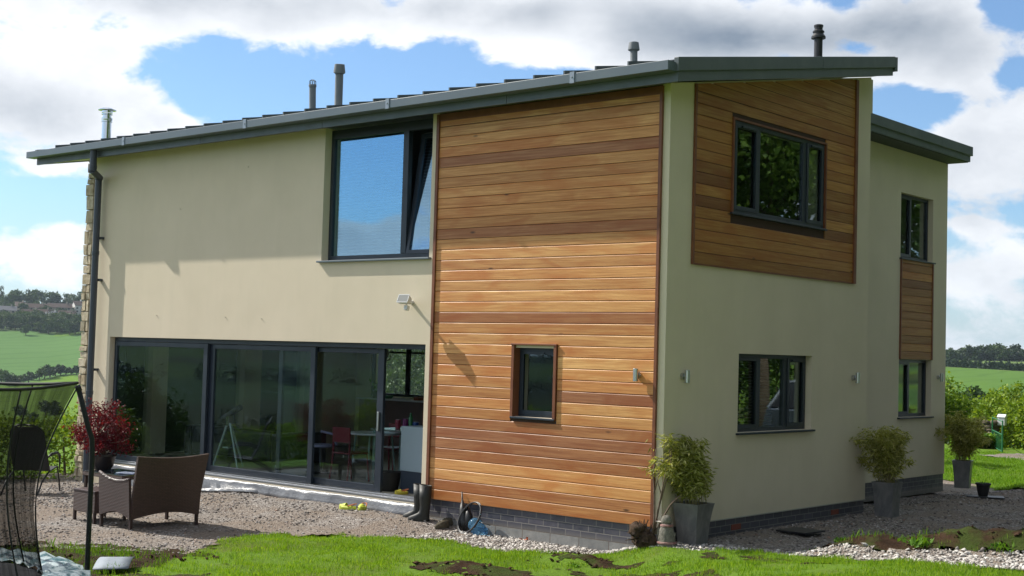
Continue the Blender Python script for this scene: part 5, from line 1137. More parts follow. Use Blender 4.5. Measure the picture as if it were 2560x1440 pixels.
# ------------------------------------------------------------------ black sling chairs
M_sling = mat('charcoal_sling', (.025, .026, .028), .75); M_tubeb = mat('dark_tube', (.02, .022, .024), .35, .3)
def sling_chair(x, y, rz_, label):
    t = thing('garden_chair', label, 'garden chair', (x, y, Z(x, y)), 'high backed garden chairs on the patio'); g0 = Z(x, y)
    m = Matrix.Translation((x, y, g0)) @ Matrix.Rotation(rz_, 4, 'Z'); T = lambda p: tuple(m @ Vector(p))
    for s in (-1, 1):
        u = s*.29
        obj('frame', MB(T).tube([(.46, u, 0), (.40, u, .22), (.30, u, .43), (-.02, u, .38), (-.14, u, .60), (-.28, u*.93, 1.02), (-.32, u*.78, 1.08), (-.345, u*.45, 1.125), (-.35, 0, 1.135)], .014, 8).tube([(-.52, u, 0), (-.30, u, .24), (-.02, u, .38)], .014, 8), M_tubeb, t, smooth='all')
        obj('armrest', MB(T).tube([(-.14, u, .60), (.02, u*1.05, .66), (.24, u*1.07, .66), (.36, u*1.04, .60), (.40, u, .46), (.40, u, .30)], [.014, .02, .022, .018, .014, .013], 8), M_tubeb, t, smooth='all')
    prof = [(.30, .43), (.14, .40), (-.02, .385), (-.08, .48), (-.14, .60), (-.21, .81), (-.28, 1.02), (-.33, 1.10)]
    mb = MB(T)
    for (a, b_), (c, d) in zip(prof, prof[1:]):
        nn = Vector((b_-d, 0, c-a)).normalized()*.006
        wa = .285 if b_ < .95 else .25; wc = .285 if d < .95 else (.25 if d < 1.07 else .17)
        mb.hexa([(a-nn.x, -wa, b_-nn.z), (a-nn.x, wa, b_-nn.z), (c-nn.x, wc, d-nn.z), (c-nn.x, -wc, d-nn.z), (a+nn.x, -wa, b_+nn.z), (a+nn.x, wa, b_+nn.z), (c+nn.x, wc, d+nn.z), (c+nn.x, -wc, d+nn.z)])
    obj('sling', mb, M_sling, t, smooth=60)
    return t
sling_chair(-10.85, -2.05, R(128), 'black high backed garden chair nearest the stone wall end, behind the trampoline net')
sling_chair(-10.35, -3.55, R(60), 'black high backed garden chair at the left edge of the patio')

# ------------------------------------------------------------------ trampoline
tr = thing('trampoline', 'round trampoline with sagging black safety net and tarpaulin cover at the left', 'trampoline', (-1.15, -8.96, Z(-1.15, -8.96)))
CX, CY, RR, MZ = -1.15, -8.96, 1.60, .22; gtr = Z(CX, CY)
M_foam = mat('black_foam_sleeve', (.012, .014, .014), .75); M_rim = mat('galvanised', (.4, .42, .44), .4, .8)
PA = [math.atan2(.91, .40)+R(72)*i for i in range(5)]
obj('rim', MB().tube([(CX+1.5*math.cos(a), CY+1.5*math.sin(a), MZ-.05) for a in [2*math.pi*i/48 for i in range(49)]], .022, 8, False), M_rim, tr, smooth='all')
mb = MB().poly([(CX+1.27*math.cos(a), CY+1.27*math.sin(a), MZ-.04) for a in [2*math.pi*i/48 for i in range(48)]]); obj('jumping_mat', mb, mat('mat_fabric', (.035, .035, .04), .8), tr)
n = 96; V = []; F = []
for i in range(n):
    a = 2*math.pi*i/n
    for r_, z_ in ((1.24, MZ-.02), (1.32, MZ+.01), (1.50, MZ+.02), (1.60, MZ-.02), (1.63, MZ-.13)):
        V.append((CX+(r_+.02*math.sin(i*1.9))*math.cos(a), CY+(r_+.02*math.sin(i*1.3))*math.sin(a), z_+.018*math.sin(i*2.3+r_*9)+.012*random.uniform(-1, 1)))
for i in range(n):
    for j in range(4): a = i*5+j; b_ = ((i+1) % n)*5+j; F.append((a, b_, b_+1, a+1))
npmesh('tarpaulin_cover', V, F, mat('teal_tarpaulin', rough=.35, fn=lambda t, b: (t.put(b.inputs['Base Color'], t.mix(t.mr(t.noise(t.P, 5, 4, .6, 2.), .42, .55), (.05, .13, .15), (.42, .50, .52))), bump(t, b, t.noise(t.P, 12, 5, .6), .8, .03))), tr, True)
topz = 1.72
tops = []
for i, a in enumerate(PA):
    c, s = math.cos(a), math.sin(a); P_ = lambda r_, z_: (CX+r_*c, CY+r_*s, z_)
    path = [P_(1.60, gtr-.05), P_(1.60, .6), P_(1.60, 1.14), P_(1.595, 1.26), P_(1.56, 1.36), P_(1.475, 1.66)]
    sk = Vector((-.04*s, .04*c, 0))
    pl = obj('pole', MB().tube(path, .021, 10), M_foam, tr, smooth='all')
    obj('pole_cap', MB().tube([P_(1.478, 1.655), P_(1.46, 1.70)], .024, 10), M_black, pl, smooth='all')
    obj('pole_leg', MB().tube([P_(1.60, gtr-.04), P_(1.40, gtr+.0), P_(1.40, MZ-.06)], .018, 8), M_rim, tr, smooth='all')
    tops.append(Vector(P_(1.46, topz)))
obj('top_rail', MB().tube([tops[i % 5].lerp(tops[(i+1) % 5], q/6)+Vector((0, 0, -.035*math.sin(math.pi*q/6))) for i in range(5) for q in range(6)]+[tops[0]], .013, 8), M_foam, tr, smooth='all')
# the net: hung between the pole tops, drawn in to the mat
def f_net(t, b):
    t.n.remove(b); uv = t.P; x, y, z = t.sep(uv)
    k = t.m('ARCTAN2', t.m('SUBTRACT', y, CY*0), x)
    fold = t.mr(t.noise(t.comb(t.m('MULTIPLY', k, 9.), 0., t.m('MULTIPLY', z, .5)), 3., 3, .6), .35, .72, .40, .74)
    tp = t.node('ShaderNodeBsdfTransparent'); df = t.node('ShaderNodeBsdfDiffuse'); df.inputs[0].default_value = (.012, .013, .012, 1)
    mx = t.node('ShaderNodeMixShader'); t.l.new(fold, mx.inputs[0]); t.l.new(tp.outputs[0], mx.inputs[1]); t.l.new(df.outputs[0], mx.inputs[2]); t.l.new(mx.outputs[0], t.out.inputs[0])
M_net = mat('black_netting', fn=f_net)
nz = 18; segs = 70; V = []; F = []
for i in range(segs+1):
    q = i/segs*5; k = int(q) % 5; fq = q-int(q); top = tops[k].lerp(tops[(k+1) % 5], fq)+Vector((0, 0, -.035*math.sin(math.pi*fq)-.01))
    a = PA[0]+R(72)*q; edge = 1-2*abs(fq-.5)      # 0 at a pole
    for j in range(nz+1):
        v = j/nz; bot = Vector((CX+1.24*math.cos(a), CY+1.24*math.sin(a), MZ+.0))
        p = top.lerp(bot, v); rad = Vector((math.cos(a), math.sin(a), 0)); sag = math.sin(math.pi*v)*(.16-.05*edge)+.022*math.sin(i*1.7+v*3)*v
        p = p-rad*sag; V.append(tuple(p))
for i in range(segs):
    for j in range(nz): a = i*(nz+1)+j; F.append((a, a+1, a+nz+2, a+nz+1))
npmesh('safety_net', V, F, M_net, tr, True)
def netline(q, offs):
    k = int(q) % 5; fq = q-int(q); top = tops[k].lerp(tops[(k+1) % 5], fq); a = PA[0]+R(72)*q; bot = Vector((CX+1.24*math.cos(a), CY+1.24*math.sin(a), MZ)); rad = Vector((math.cos(a), math.sin(a), 0))
    return [tuple(top.lerp(bot, v)-rad*math.sin(math.pi*v)*(.16-.05*(1-2*abs(fq-.5)))+Vector((0, 0, -.03))*(1-v)+rad*.004) for v in [i/12 for i in range(13)]]
for q in (0.0, .30, 1.0, 1.5, 2, 3, 4, 4.5): obj('net_seam', MB().tube(netline(q, 0), .007, 5), M_foam, tr, smooth='all')

# ------------------------------------------------------------------ things seen inside the room
fz = -.055
M_leath = mat('black_leather', (.012, .012, .014), .3); M_redp = mat('red_plastic', (.16, .008, .014), .35); M_wht = mat('white_laminate', (.65, .67, .70), .3)
t = thing('sofa', 'long black leather sofa inside, behind the left glass door', 'sofa', (-10.4, 2.3, fz))
obj('seat', MB().box(-11.6, -9.3, 1.8, 2.7, fz+.12, fz+.45), M_leath, t, bevel=.05); obj('backrest', MB().box(-11.6, -9.3, 1.55, 1.795, fz+.1, fz+.62), M_leath, t, bevel=.06); obj('armrest', MB().box(-11.82, -11.605, 1.55, 2.7, fz+.05, fz+.6), M_leath, t, bevel=.05); obj('armrest', MB().box(-9.295, -9.1, 1.55, 2.7, fz+.05, fz+.6), M_leath, t, bevel=.05)
for x in (-11.7, -9.2):
    for y in (1.65, 2.6): obj('leg', MB().box(x-.03, x+.03, y-.03, y+.03, fz, fz+.12), M_chrome, t)
t = thing('telescope', 'small telescope on a pale tripod inside, behind the middle glass door', 'telescope', (-9.75, 1.0, fz))
MATS_al = mat('aluminium', (.32, .42, .40), .4, .3)
for dx_, dy_ in ((-.26, -.12), (.34, -.05), (.02, .32)): obj('leg', MB().tube([(-9.75+dx_*.1, 1.0+dy_*.1, fz+.76), (-9.75+dx_, 1.0+dy_, fz)], [.022, .016], 6), MATS_al, t)
obj('tray', MB().box(-9.82, -9.66, .93, 1.08, fz+.33, fz+.35), MATS['aluminium'], t); obj('optical_tube', MB().tube([(-9.95, 1.0, fz+.82), (-9.45, 1.0, fz+1.05)], .05, 12), M_black, t, smooth=40); obj('mount', MB().box(-9.79, -9.71, .96, 1.04, fz+.72, fz+.88), M_chrome, t)
t = thing('round_table', 'white round table inside behind the third glass door', 'table', (-6.9, 1.75, fz))
obj('table_top', MB().lathe((-6.9, 1.75, fz+.72), [(.42, 0), (.44, .005), (.44, .025), (.42, .03)], 28), M_wht, t, smooth=35)
for a in (0.6, 2.2, 3.7, 5.3): obj('leg', MB().tube([(-6.9+.3*math.cos(a), 1.75+.3*math.sin(a), fz+.72), (-6.9+.38*math.cos(a), 1.75+.38*math.sin(a), fz)], .014, 8), mat('mint_leg', (.18, .28, .25), .4), t, smooth=40)
def chair(x, y, rz_, m, label):
    t = thing('dining_chair', label, 'chair', (x, y, fz), 'red dining chairs inside'); M4 = Matrix.Translation((x, y, fz)) @ Matrix.Rotation(rz_, 4, 'Z'); T = lambda p: tuple(M4 @ Vector(p))
    obj('seat', MB(T).box(-.21, .21, -.21, .21, .44, .465), m, t, bevel=.01); obj('backrest', MB(T).box(-.20, .20, .185, .21, .62, .86), m, t, bevel=.01)
    for u in (-.19, .19): obj('leg', MB(T).tube([(u, -.19, .44), (u*1.1, -.23, 0)], .015, 8), m, t); obj('leg', MB(T).tube([(u, .20, .86), (u, .19, .44), (u*1.1, .24, 0)], .015, 8), m, t)
chair(-6.75, 1.10, R(180), M_redp, 'red dining chair in front of the round table inside'); chair(-7.2, 2.45, R(10), M_redp, 'red dining chair on the far side of the round table inside')
t = thing('swivel_chair', 'dark swivel chair with pale seat edge inside, left of the round table', 'chair', (-7.9, 1.5, fz))
obj('seat', MB().lathe((-7.9, 1.5, fz+.45), [(.20, 0), (.23, .02), (.22, .05)], 20), mat('lilac_pad', (.25, .25, .38), .5), t, smooth=40); obj('backrest', MB().tube([(-7.7, 1.66, fz+.5), (-7.9, 1.76, fz+.66), (-8.1, 1.66, fz+.7)], .022, 8), MATS['lilac_pad'], t, smooth='all'); obj('base', MB().tube([(-7.9, 1.5, fz+.45), (-7.9, 1.5, fz+.05)], .025, 8).tube([(-8.15, 1.4, fz+.03), (-7.65, 1.6, fz+.03)], .02, 6).tube([(-7.8, 1.25, fz+.03), (-8.0, 1.75, fz+.03)], .02, 6), M_black, t, smooth=40)
t = thing('glass_desk', 'glass topped desk with pale green legs inside the open door', 'desk', (-6.2, 1.8, fz))
obj('desk_top', MB().box(-6.72, -5.35, 1.5, 2.2, fz+.81, fz+.835), mat('green_glass_top', (.16, .20, .18), .12), t, bevel=.003)
for x, y in ((-6.66, 1.55), (-5.42, 1.55), (-6.66, 2.15), (-5.42, 2.15)): obj('leg', MB().box(x-.025, x+.025, y-.025, y+.025, fz, fz+.81), MATS['mint_leg'], t)
t = thing('wicker_armchair', 'dark wicker armchair pushed under the desk inside', 'armchair', (-6.0, 2.3, fz))
obj('shell', MB().box(-6.40, -5.62, 1.95, 2.02, fz+.16, fz+.78).box(-6.40, -6.33, 2.021, 2.6, fz+.16, fz+.66).box(-5.69, -5.62, 2.021, 2.6, fz+.16, fz+.66).box(-6.329, -5.691, 2.021, 2.6, fz+.2, fz+.42), mat('dark_weave', (.016, .013, .012), .6), t, bevel=.02)
for x in (-6.37, -5.65):
    for y in (1.99, 2.57): obj('leg', MB().box(x-.02, x+.02, y-.02, y+.02, fz, fz+.16), M_black, t)
t = thing('grey_cabinet', 'pale grey-blue cabinet with a dark lower panel just inside the open door', 'cabinet', (-4.95, .85, fz))
obj('carcass', MB().box(-5.13, -4.65, .62, 1.25, fz+.32, fz+.98), mat('pale_blue_board', (.30, .38, .43), .5), t, bevel=.004); obj('plinth', MB().box(-5.12, -4.66, .63, 1.24, fz, fz+.319), mat('navy_board', (.02, .03, .05), .5), t)
t = thing('desk_lamp', 'dark jointed desk lamp on the grey cabinet inside', 'lamp', (-5.0, .95, fz+.98)); obj('arm', MB().tube([(-5.0, .95, fz+.985), (-5.0, .95, fz+1.20), (-4.9, .95, fz+1.22)], .009, 8), mat('copper', (.25, .10, .05), .4, .6), t); obj('lamp_shade', MB().tube([(-4.92, .95, fz+1.23), (-4.84, .95, fz+1.13)], [.02, .05], 12), mat('teal_shade', (.03, .12, .15), .5), t, smooth=40)
tag(obj('notebook', MB().obox((-5.85, 1.68, fz+.848), (.34, .24, .02), .2), M_wht), 'open white notebook on the glass desk inside', 'notebook')
for x, c, r_, h, lb in ((-6.55, (.30, .03, .06), .05, .14, 'red beaker on the glass desk inside'), (-6.38, (.22, .03, .16), .05, .16, 'magenta beaker on the glass desk inside'), (-6.26, (.03, .20, .06), .035, .26, 'green bottle on the glass desk inside'), (-6.14, (.02, .06, .25), .05, .12, 'blue beaker on the glass desk inside')):
    tag(obj('bottle' if 'bottle' in lb else 'beaker', MB().lathe((x, 1.95, fz+.836), [(r_*.85, 0), (r_, h*.7), (r_*.6 if 'bottle' in lb else r_, h*.8), (r_*.4 if 'bottle' in lb else r_*.98, h)], 14), mat('beaker_%d' % int(-x*100), c, .35), smooth=40), lb, 'bottle' if 'bottle' in lb else 'beaker')
M_lampb = mat('dark_bronze', (.05, .045, .035), .35, .6)
for x, y, lb in ((-7.55, 2.6, 'glass pendant lamp seen in the middle of the open doorway'), (-6.55, 2.6, 'glass pendant lamp at the right of the open doorway')):
    t = thing('pendant_lamp', lb, 'pendant lamp', (x, y, 2.2), 'pendant lamps inside'); obj('stem', MB().tube([(x, y, 2.43), (x, y, 2.12)], .03, 10), M_lampb, t, smooth=40)
    mb = MB()
    for k in range(3): mb.tube([(x+.11*math.cos(a)*math.cos(k*1.05), y+.11*math.cos(a)*math.sin(k*1.05), 1.99+.13*math.sin(a)) for a in [2*math.pi*i/20 for i in range(21)]], .006, 5, False)
    obj('cage', mb, M_lampb, t, smooth='all'); obj('bulb', MB().ell((x, y, 1.99), (.055, .055, .075), 12, 8), mat('clear_bulb', (.3, .32, .3), .1), t, smooth='all')
t = thing('orchid', 'potted orchid on the white shelf by the far window', 'houseplant', (-11.5, 6.15, 1.03)); obj('pot', MB().lathe((-11.5, 6.15, 1.031), [(.07, 0), (.09, .14), (.085, .14), (.02, .12)], 14), M_black, t, smooth=40); n = 40; V, F = leafquads(np.tile([-11.5, 6.15, 1.2], (n, 1))+rng.normal(size=(n, 3))*[.05, .03, .07], rdir(n, .5), .12, .02); npmesh('foliage', V, F, M_weed, t)
for x, w_, c, lb in ((-11.2, .26, (.05, .2, .12), 'green box on the white shelf by the far window'), (-10.75, .4, (.5, .5, .5), 'stack of papers on the white shelf by the far window'), (-10.25, .12, (.3, .08, .04), 'brown jars at the right end of the white shelf')):
    tag(obj('box' if 'box' in lb else 'papers' if 'papers' in lb else 'jar', MB().box(x-w_/2, x+w_/2, 6.08, 6.25, 1.032, 1.032+(.07 if 'papers' not in lb else .03)), mat('shelf_item_%d' % int(w_*100), c, .6), bevel=.008), lb, 'shelf item')
t = thing('storage_basket', 'dark woven basket just inside the open door', 'basket', (-4.98, .75, fz)); obj('basket_body', MB().lathe((-5.35, .62, fz), [(.13, 0), (.16, .15), (.17, .28), (.16, .28), (.15, .15), (.02, .03)], 16), MATS['dark_weave'], t, smooth=40); obj('rim', MB().lathe((-5.35, .62, fz+.275), [(.165, 0), (.18, .008), (.165, .016)], 16), MATS['dark_weave'], t, smooth=40)
# ------------------------------------------------------------------ hills and fields
nb = 480; dl = np.concatenate([np.linspace(28, 90, 10), np.linspace(100, 500, 26), np.linspace(515, 1350, 62), np.linspace(1400, 2600, 14), [3500, 5500]])
bb = np.concatenate([np.linspace(-76, -14, 290), np.linspace(-13, 283, nb-290)]); BB, DD = np.meshgrid(np.radians(bb), dl, indexing='ij')
X = CAMP.x+DD*np.sin(BB); Y = CAMP.y+DD*np.cos(BB); Zf = far_z(X, Y); Zf = np.where(DD < 40, Zf-1.2, np.where(DD < 62, Zf-.5, Zf)); Zf = np.where(DD > 2600, -20-(DD-2600)*.02, Zf)
V = np.stack([X, Y, Zf], 2).reshape(-1, 3); n1_, n2_ = X.shape
i, j = np.meshgrid(np.arange(n1_-1), np.arange(n2_-1), indexing='ij'); a = (i*n2_+j).ravel(); F = np.stack([a, a+1, a+n2_+1, a+n2_], 1)
hills = npmesh('hills', V, F, M_field, smooth=True); struct(hills)
bdeg = np.degrees(BB); eang = np.degrees(np.arctan2(Zf-CAMP.z, DD))
BR_ = (.125, .22, .020); CE = (.085, .175, .045); OL = (.085, .115, .030); DK = (.045, .075, .022); GO = (.16, .19, .05)
cell = vnoise(X, Y, 170, 4); cell2 = vnoise(X+400, Y, 120, 6)
colf = np.zeros(X.shape+(3,)); colf[:] = OL
colf[cell > .5] = CE; colf[(cell2 > .62)] = BR_; colf[(cell2 < .3)] = DK
colf[(bdeg < -112) | (bdeg > 190)] *= .5
left = (bdeg < -50) & (bdeg > -76)
def band(d0, d1, c, m_=left): colf[m_ & (DD >= d0) & (DD < d1)] = c
edge = 700+26*np.sin(BB*90)
colf[left & (DD < edge)] = BR_; colf[left & (DD >= edge) & (DD < 975+(bdeg+62)*-9)] = CE; colf[left & (DD >= 985+(bdeg+62)*-9)] = DK
colf[left & (DD > 1000) & (DD < 1030) & (bdeg < -60.1)] = BR_
right = (bdeg > -28) & (bdeg < -14)
colf[right] = (.115, .17, .045); colf[right & (DD < 610-(bdeg+20)*14)] = (.085, .17, .025); colf[right & (DD > 770)] = DK
mid = (bdeg >= -50) & (bdeg <= -34); colf[mid] = DK; colf[mid & (DD < 480)] = BR_
ca_ = hills.data.color_attributes.new('field', 'FLOAT_COLOR', 'POINT'); ca_.data.foreach_set('color', np.concatenate([colf.reshape(-1, 3), np.ones((V.shape[0], 1))], 1).astype(np.float32).ravel())

# ------------------------------------------------------------------ trees
def crown(seed, rx, rz_, nclump, nleaf, leaf, z0=0., flat=.9):
    g = np.random.default_rng(seed); C = []; k = 0
    while len(C) < nclump:
        v = g.normal(size=3); v /= np.linalg.norm(v); r_ = g.uniform(.35, .88); c = v*r_*[rx, rx, rz_]
        if c[2] < -rz_*.75: continue
        C.append((c, g.uniform(.26, .46)*min(rx, rz_)))
    P = []
    for c, r_ in C:
        m = nleaf//nclump; v = g.normal(size=(m, 3)); v /= np.linalg.norm(v, axis=1, keepdims=True); P.append(c+v*r_*g.uniform(.6, 1.1, (m, 1))*[1, 1, flat])
    P = np.concatenate(P); P[:, 2] += z0; d = rdir_g(g, len(P)); Lf = g.uniform(.6, 1.3, len(P))*leaf
    return leafquads(P, d, Lf, Lf*.36, up_=g.normal(size=(len(P), 3)))
def rdir_g(g, n): v = g.normal(size=(n, 3)); return v/np.linalg.norm(v, axis=1, keepdims=True)
def tree_proto(name, seed, rx, rz_, th, m, nclump=16, nleaf=900, leaf=1.1, conic=False):
    V, F = crown(seed, rx, rz_, nclump, nleaf, leaf, th+rz_*.8)
    if conic: zz = (V[:, 2]-V[:, 2].min())/(V[:, 2].max()-V[:, 2].min()); V[:, :2] *= (1.25-zz*1.0)[:, None]
    t = thing(name, '', 'tree', (0, 0, 0)); npmesh('crown', V, F, m, t)
    g = random.Random(seed); mb = MB().tube([(0, 0, -1), (0, 0, th), (rx*.05, 0, th+rz_*.7)], [rx*.09, rx*.065, rx*.02], 6)
    for _ in range(5): a = g.uniform(0, 6.28); mb.tube([(0, 0, th*.8), (math.cos(a)*rx*.3, math.sin(a)*rx*.3, th+rz_*.4), (math.cos(a)*rx*.6, math.sin(a)*rx*.6, th+rz_*.7)], [rx*.045, rx*.03, rx*.01], 5)
    obj('trunk', mb, M_bark, t); KIDS[t.name] = kids(t); return t
protos = [tree_proto('broadleaf_tree', 21, 5.5, 4.6, 2.2, M_fartree), tree_proto('broadleaf_tree', 22, 4.6, 5.2, 2.4, M_fartree), tree_proto('broadleaf_tree', 23, 6.2, 4.0, 1.8, M_fardark), tree_proto('conifer_tree', 24, 3.2, 6.5, 1.5, M_fardark, 14, 700, .9, True)]
PLAN = []
def put_tree(k, brg, dist, sc, label, group, dz=0.): PLAN.append([k, brg, dist, sc, label, group, dz])
rr = random.Random(5); u_ = rr.uniform
# left hillside: ridge wood, village trees, mid belt, hedge row
for i in range(30): b = -61.6+i*.19; put_tree(rr.choice((0, 1, 2, 2, 3)), b+u_(-.06, .06), u_(1175, 1290), u_(.95, 1.5), 'tree on the ridge above the village', 'ridge trees above the village')
for i in range(40): put_tree(rr.choice((0, 1, 2)), u_(-61.8, -57.8), u_(1030, 1165), u_(.5, .95), 'small tree among the village houses', 'trees among the far houses')
for i in range(38):
    b = u_(-60.6, -57.6); put_tree(rr.choice((0, 1, 2)), b, 985+(b+62)*-11+u_(0, 55), u_(.75, 1.2), 'tree in the belt below the village', 'tree belt below the village')
for i in range(20): put_tree(rr.choice((0, 1, 2)), u_(-62.0, -60.6), u_(1000, 1050), u_(.55, .95), 'tree below the cream gabled house far left', 'trees at the far left of the village')
for i in range(10): put_tree(2, -61.9+i*.17, 985+u_(-6, 6), u_(.5, .7), 'dark hedge tree topping the big far field', 'hedgerow above the far field')
for i in range(22): b = -61.9+i*.2; put_tree(rr.choice((2, 2, 0)), b, 705+26*math.sin(math.radians(b)*90)+u_(-4, 4), u_(.42, .72), 'dark hedgerow tree between the far left fields', 'hedgerow between the left fields')
for i in range(12): put_tree(rr.choice((0, 1)), u_(-60.6, -58.3), u_(945, 990), u_(.6, 1.), 'tree in the copse right of the far field', 'copse beside the far field')
for i in range(8): put_tree(rr.choice((0, 1)), u_(-60.9, -58), u_(455, 560), u_(.3, .6), 'small tree below the left fields', 'valley trees')
for i in range(52):
    b = -24.2+i*.13; put_tree(rr.choice((0, 0, 1, 2)), b, u_(775, 850), u_(.62, .85)*(1+.35*math.exp(-((b+21.3)/1.)**2)), 'leafy tree in the skyline wood on the right', 'skyline wood on the right')
for i in range(8): put_tree(2, -21.8+i*.24, 800+u_(-10, 10), u_(1.05, 1.2), 'taller dark tree above the skyline wood on the right', 'taller dark skyline trees on the right')
put_tree(0, -22.0, 150, .42, 'rounded pale green tree just beyond the right garden hedge', 'trees past the right hedge', 4.2); put_tree(3, -22.95, 160, .5, 'dark narrow conifer beyond the right garden hedge', 'trees past the right hedge', 4.4)
ORD = ['first', 'second', 'third']+[w_+'th' for w_ in 'four fif six seven eigh nin ten eleven twelf thirteen fourteen fifteen sixteen seventeen eighteen nineteen'.split()]+['twentieth']+['twenty-'+w_ for w_ in 'first second third fourth fifth sixth seventh eighth ninth'.split()]+['thirtieth']
SHAPE = ['broad round', 'tall rounded', 'low spreading dark', 'pointed dark']
from collections import defaultdict
GR = defaultdict(list)
for p_ in PLAN: GR[p_[5]].append(p_)
used = [0]*4
for gname, L_ in GR.items():
    L_.sort(key=lambda q: q[1]); n_ = len(L_)
    for i, (k, brg, dist, sc, label, group, dz) in enumerate(L_):
        if n_ > 2:
            side = ORD[i]+' from the left' if i < n_/2 else ORD[n_-1-i]+' from the right'
            label = SHAPE[k]+' '+label.replace('dark hedge', 'hedge').replace('taller dark ', 'taller ').replace('leafy ', '').replace('small ', '')+', '+side
        label = ' '.join(label.split()[:16])
        b = math.radians(brg); x, y = CAMP.x+dist*math.sin(b), CAMP.y+dist*math.cos(b); z = float(far_z(np.array(x), np.array(y)))+dz; rz_ = random.uniform(0, 6.28)
        q = (sc*random.uniform(.9, 1.15), sc*random.uniform(.9, 1.15), sc)
        if not used[k]: used[k] = 1; o = protos[k]; o.location = (x, y, z); o.rotation_euler = (0, 0, rz_); o.scale = q; o['label'] = label; o['group'] = group
        else: dup(protos[k], (x, y, z), rz_, q, label, group)
# woods that read as one mass
def wood(name, n, place, leafm, label, seed, per=170):
    g = np.random.default_rng(seed); P = []
    for _ in range(n):
        b_, d_, s_ = place(g); b_ = math.radians(b_); x, y = CAMP.x+d_*math.sin(b_), CAMP.y+d_*math.cos(b_); z = float(far_z(np.array(x), np.array(y)))
        v = g.normal(size=(per, 3)); v /= np.linalg.norm(v, axis=1, keepdims=True); v[:, 2] = np.abs(v[:, 2])*.9+.05; lump = 1+.25*np.sin(v[:, :1]*5+v[:, 1:2]*4+s_*9)
        P.append(v*lump*[5*s_, 5*s_, 9*s_]*g.uniform(.8, 1.02, (per, 1))+[x, y, z])
    P = np.concatenate(P); Lf = g.uniform(.7, 1.3, len(P))*1.5; V, F = leafquads(P, rdir_g(g, len(P)), Lf, Lf*.4, up_=g.normal(size=(len(P), 3)))
    return stuff(npmesh(name, V, F, leafm), label, 'wood')
wood('hillside_wood', 190, lambda g: (g.uniform(-47.8, -41.4), g.uniform(500, 800), g.uniform(.8, 1.25)), M_fartree, 'leafy wood on the steep slope seen through the open door', 41)
wood('valley_wood', 420, lambda g: (g.uniform(-162, -116), [g.uniform(1150, 1500), g.uniform(1150, 1500), 560+g.normal()*5, 820+g.normal()*6][g.integers(4)], g.uniform(.8, 1.3)), M_fardark, 'dark woods and hedges across the valley mirrored in the glass doors', 42, 110)
wood('ridge_wood', 260, lambda g: ((g.uniform(-76, -62.3), [g.uniform(1150, 1290), g.uniform(985, 1060), 705+g.normal()*5][g.integers(3)], g.uniform(.7, 1.2)) if g.random() < .6 else (g.uniform(-57.5, -48), g.uniform(620, 1100), g.uniform(.8, 1.3))), M_fartree, 'woods and hedges on the hillside to either side of the village', 44, 100)
wood('field_hedge', 150, lambda g: (lambda b: (b, 618-(b+20)*14+g.normal()*.6, g.uniform(.20, .30)))(g.uniform(-24.5, -18.5)), M_fardark, 'dark hedge running across between the two right-hand fields', 43, 60)

# ------------------------------------------------------------------ houses of the far village
M_hw = mat('far_house_wall', (.42, .38, .30), .9); M_hw2 = mat('far_white_wall', (.72, .70, .66), .9); M_hr = mat('far_brown_roof', (.075, .045, .036), .85); M_hr2 = mat('far_grey_roof', (.12, .12, .135), .8); M_hwin = mat('far_window', (.03, .035, .04), .3)
def far_house(b, d, wd, dp_, h, rz_, wm, rm, label, rh=3.0):
    bb_ = math.radians(b); x, y = CAMP.x+d*math.sin(bb_), CAMP.y+d*math.cos(bb_); z = float(far_z(np.array(x), np.array(y)))
    wd *= .8
    t = thing('village_house', label, 'house', (x, y, z), 'houses of the far village'); t.rotation_euler = (0, 0, -bb_+rz_)
    def o_(name, mb, m, par=None):
        me = bpy.data.meshes.new(name); me.from_pydata(mb.v, [], mb.f); return link(name, me, m, par or t)
    o_('wall', MB().prism([(-dp_/2, -2), (dp_/2, -2), (dp_/2, h), (0, h+rh*.97), (-dp_/2, h)], -wd/2, wd/2, 0), wm)
    e = .5; r = o_('roof', MB().prism([(-dp_/2-e, h-.35), (0, h+rh), (dp_/2+e, h-.35), (dp_/2+e, h-.1), (0, h+rh+.3), (-dp_/2-e, h-.1)], -wd/2-.4, wd/2+.4, 0), rm)
    o_('chimney', MB().box(wd*.3-.5, wd*.3+.5, -.5, .5, h+rh-.6, h+rh+1.5), wm, r)
    for k in range(max(2, int(wd/4))):
        u = -wd/2+wd*(k+.5)/max(2, int(wd/4))
        for zz in ((1.0, 2.3), (3.6, 4.9)) if h > 4.5 else ((1., 2.3),): o_('window', MB().box(u-.7, u+.7, -dp_/2-.08, -dp_/2-.01, zz[0], zz[1]), M_hwin)
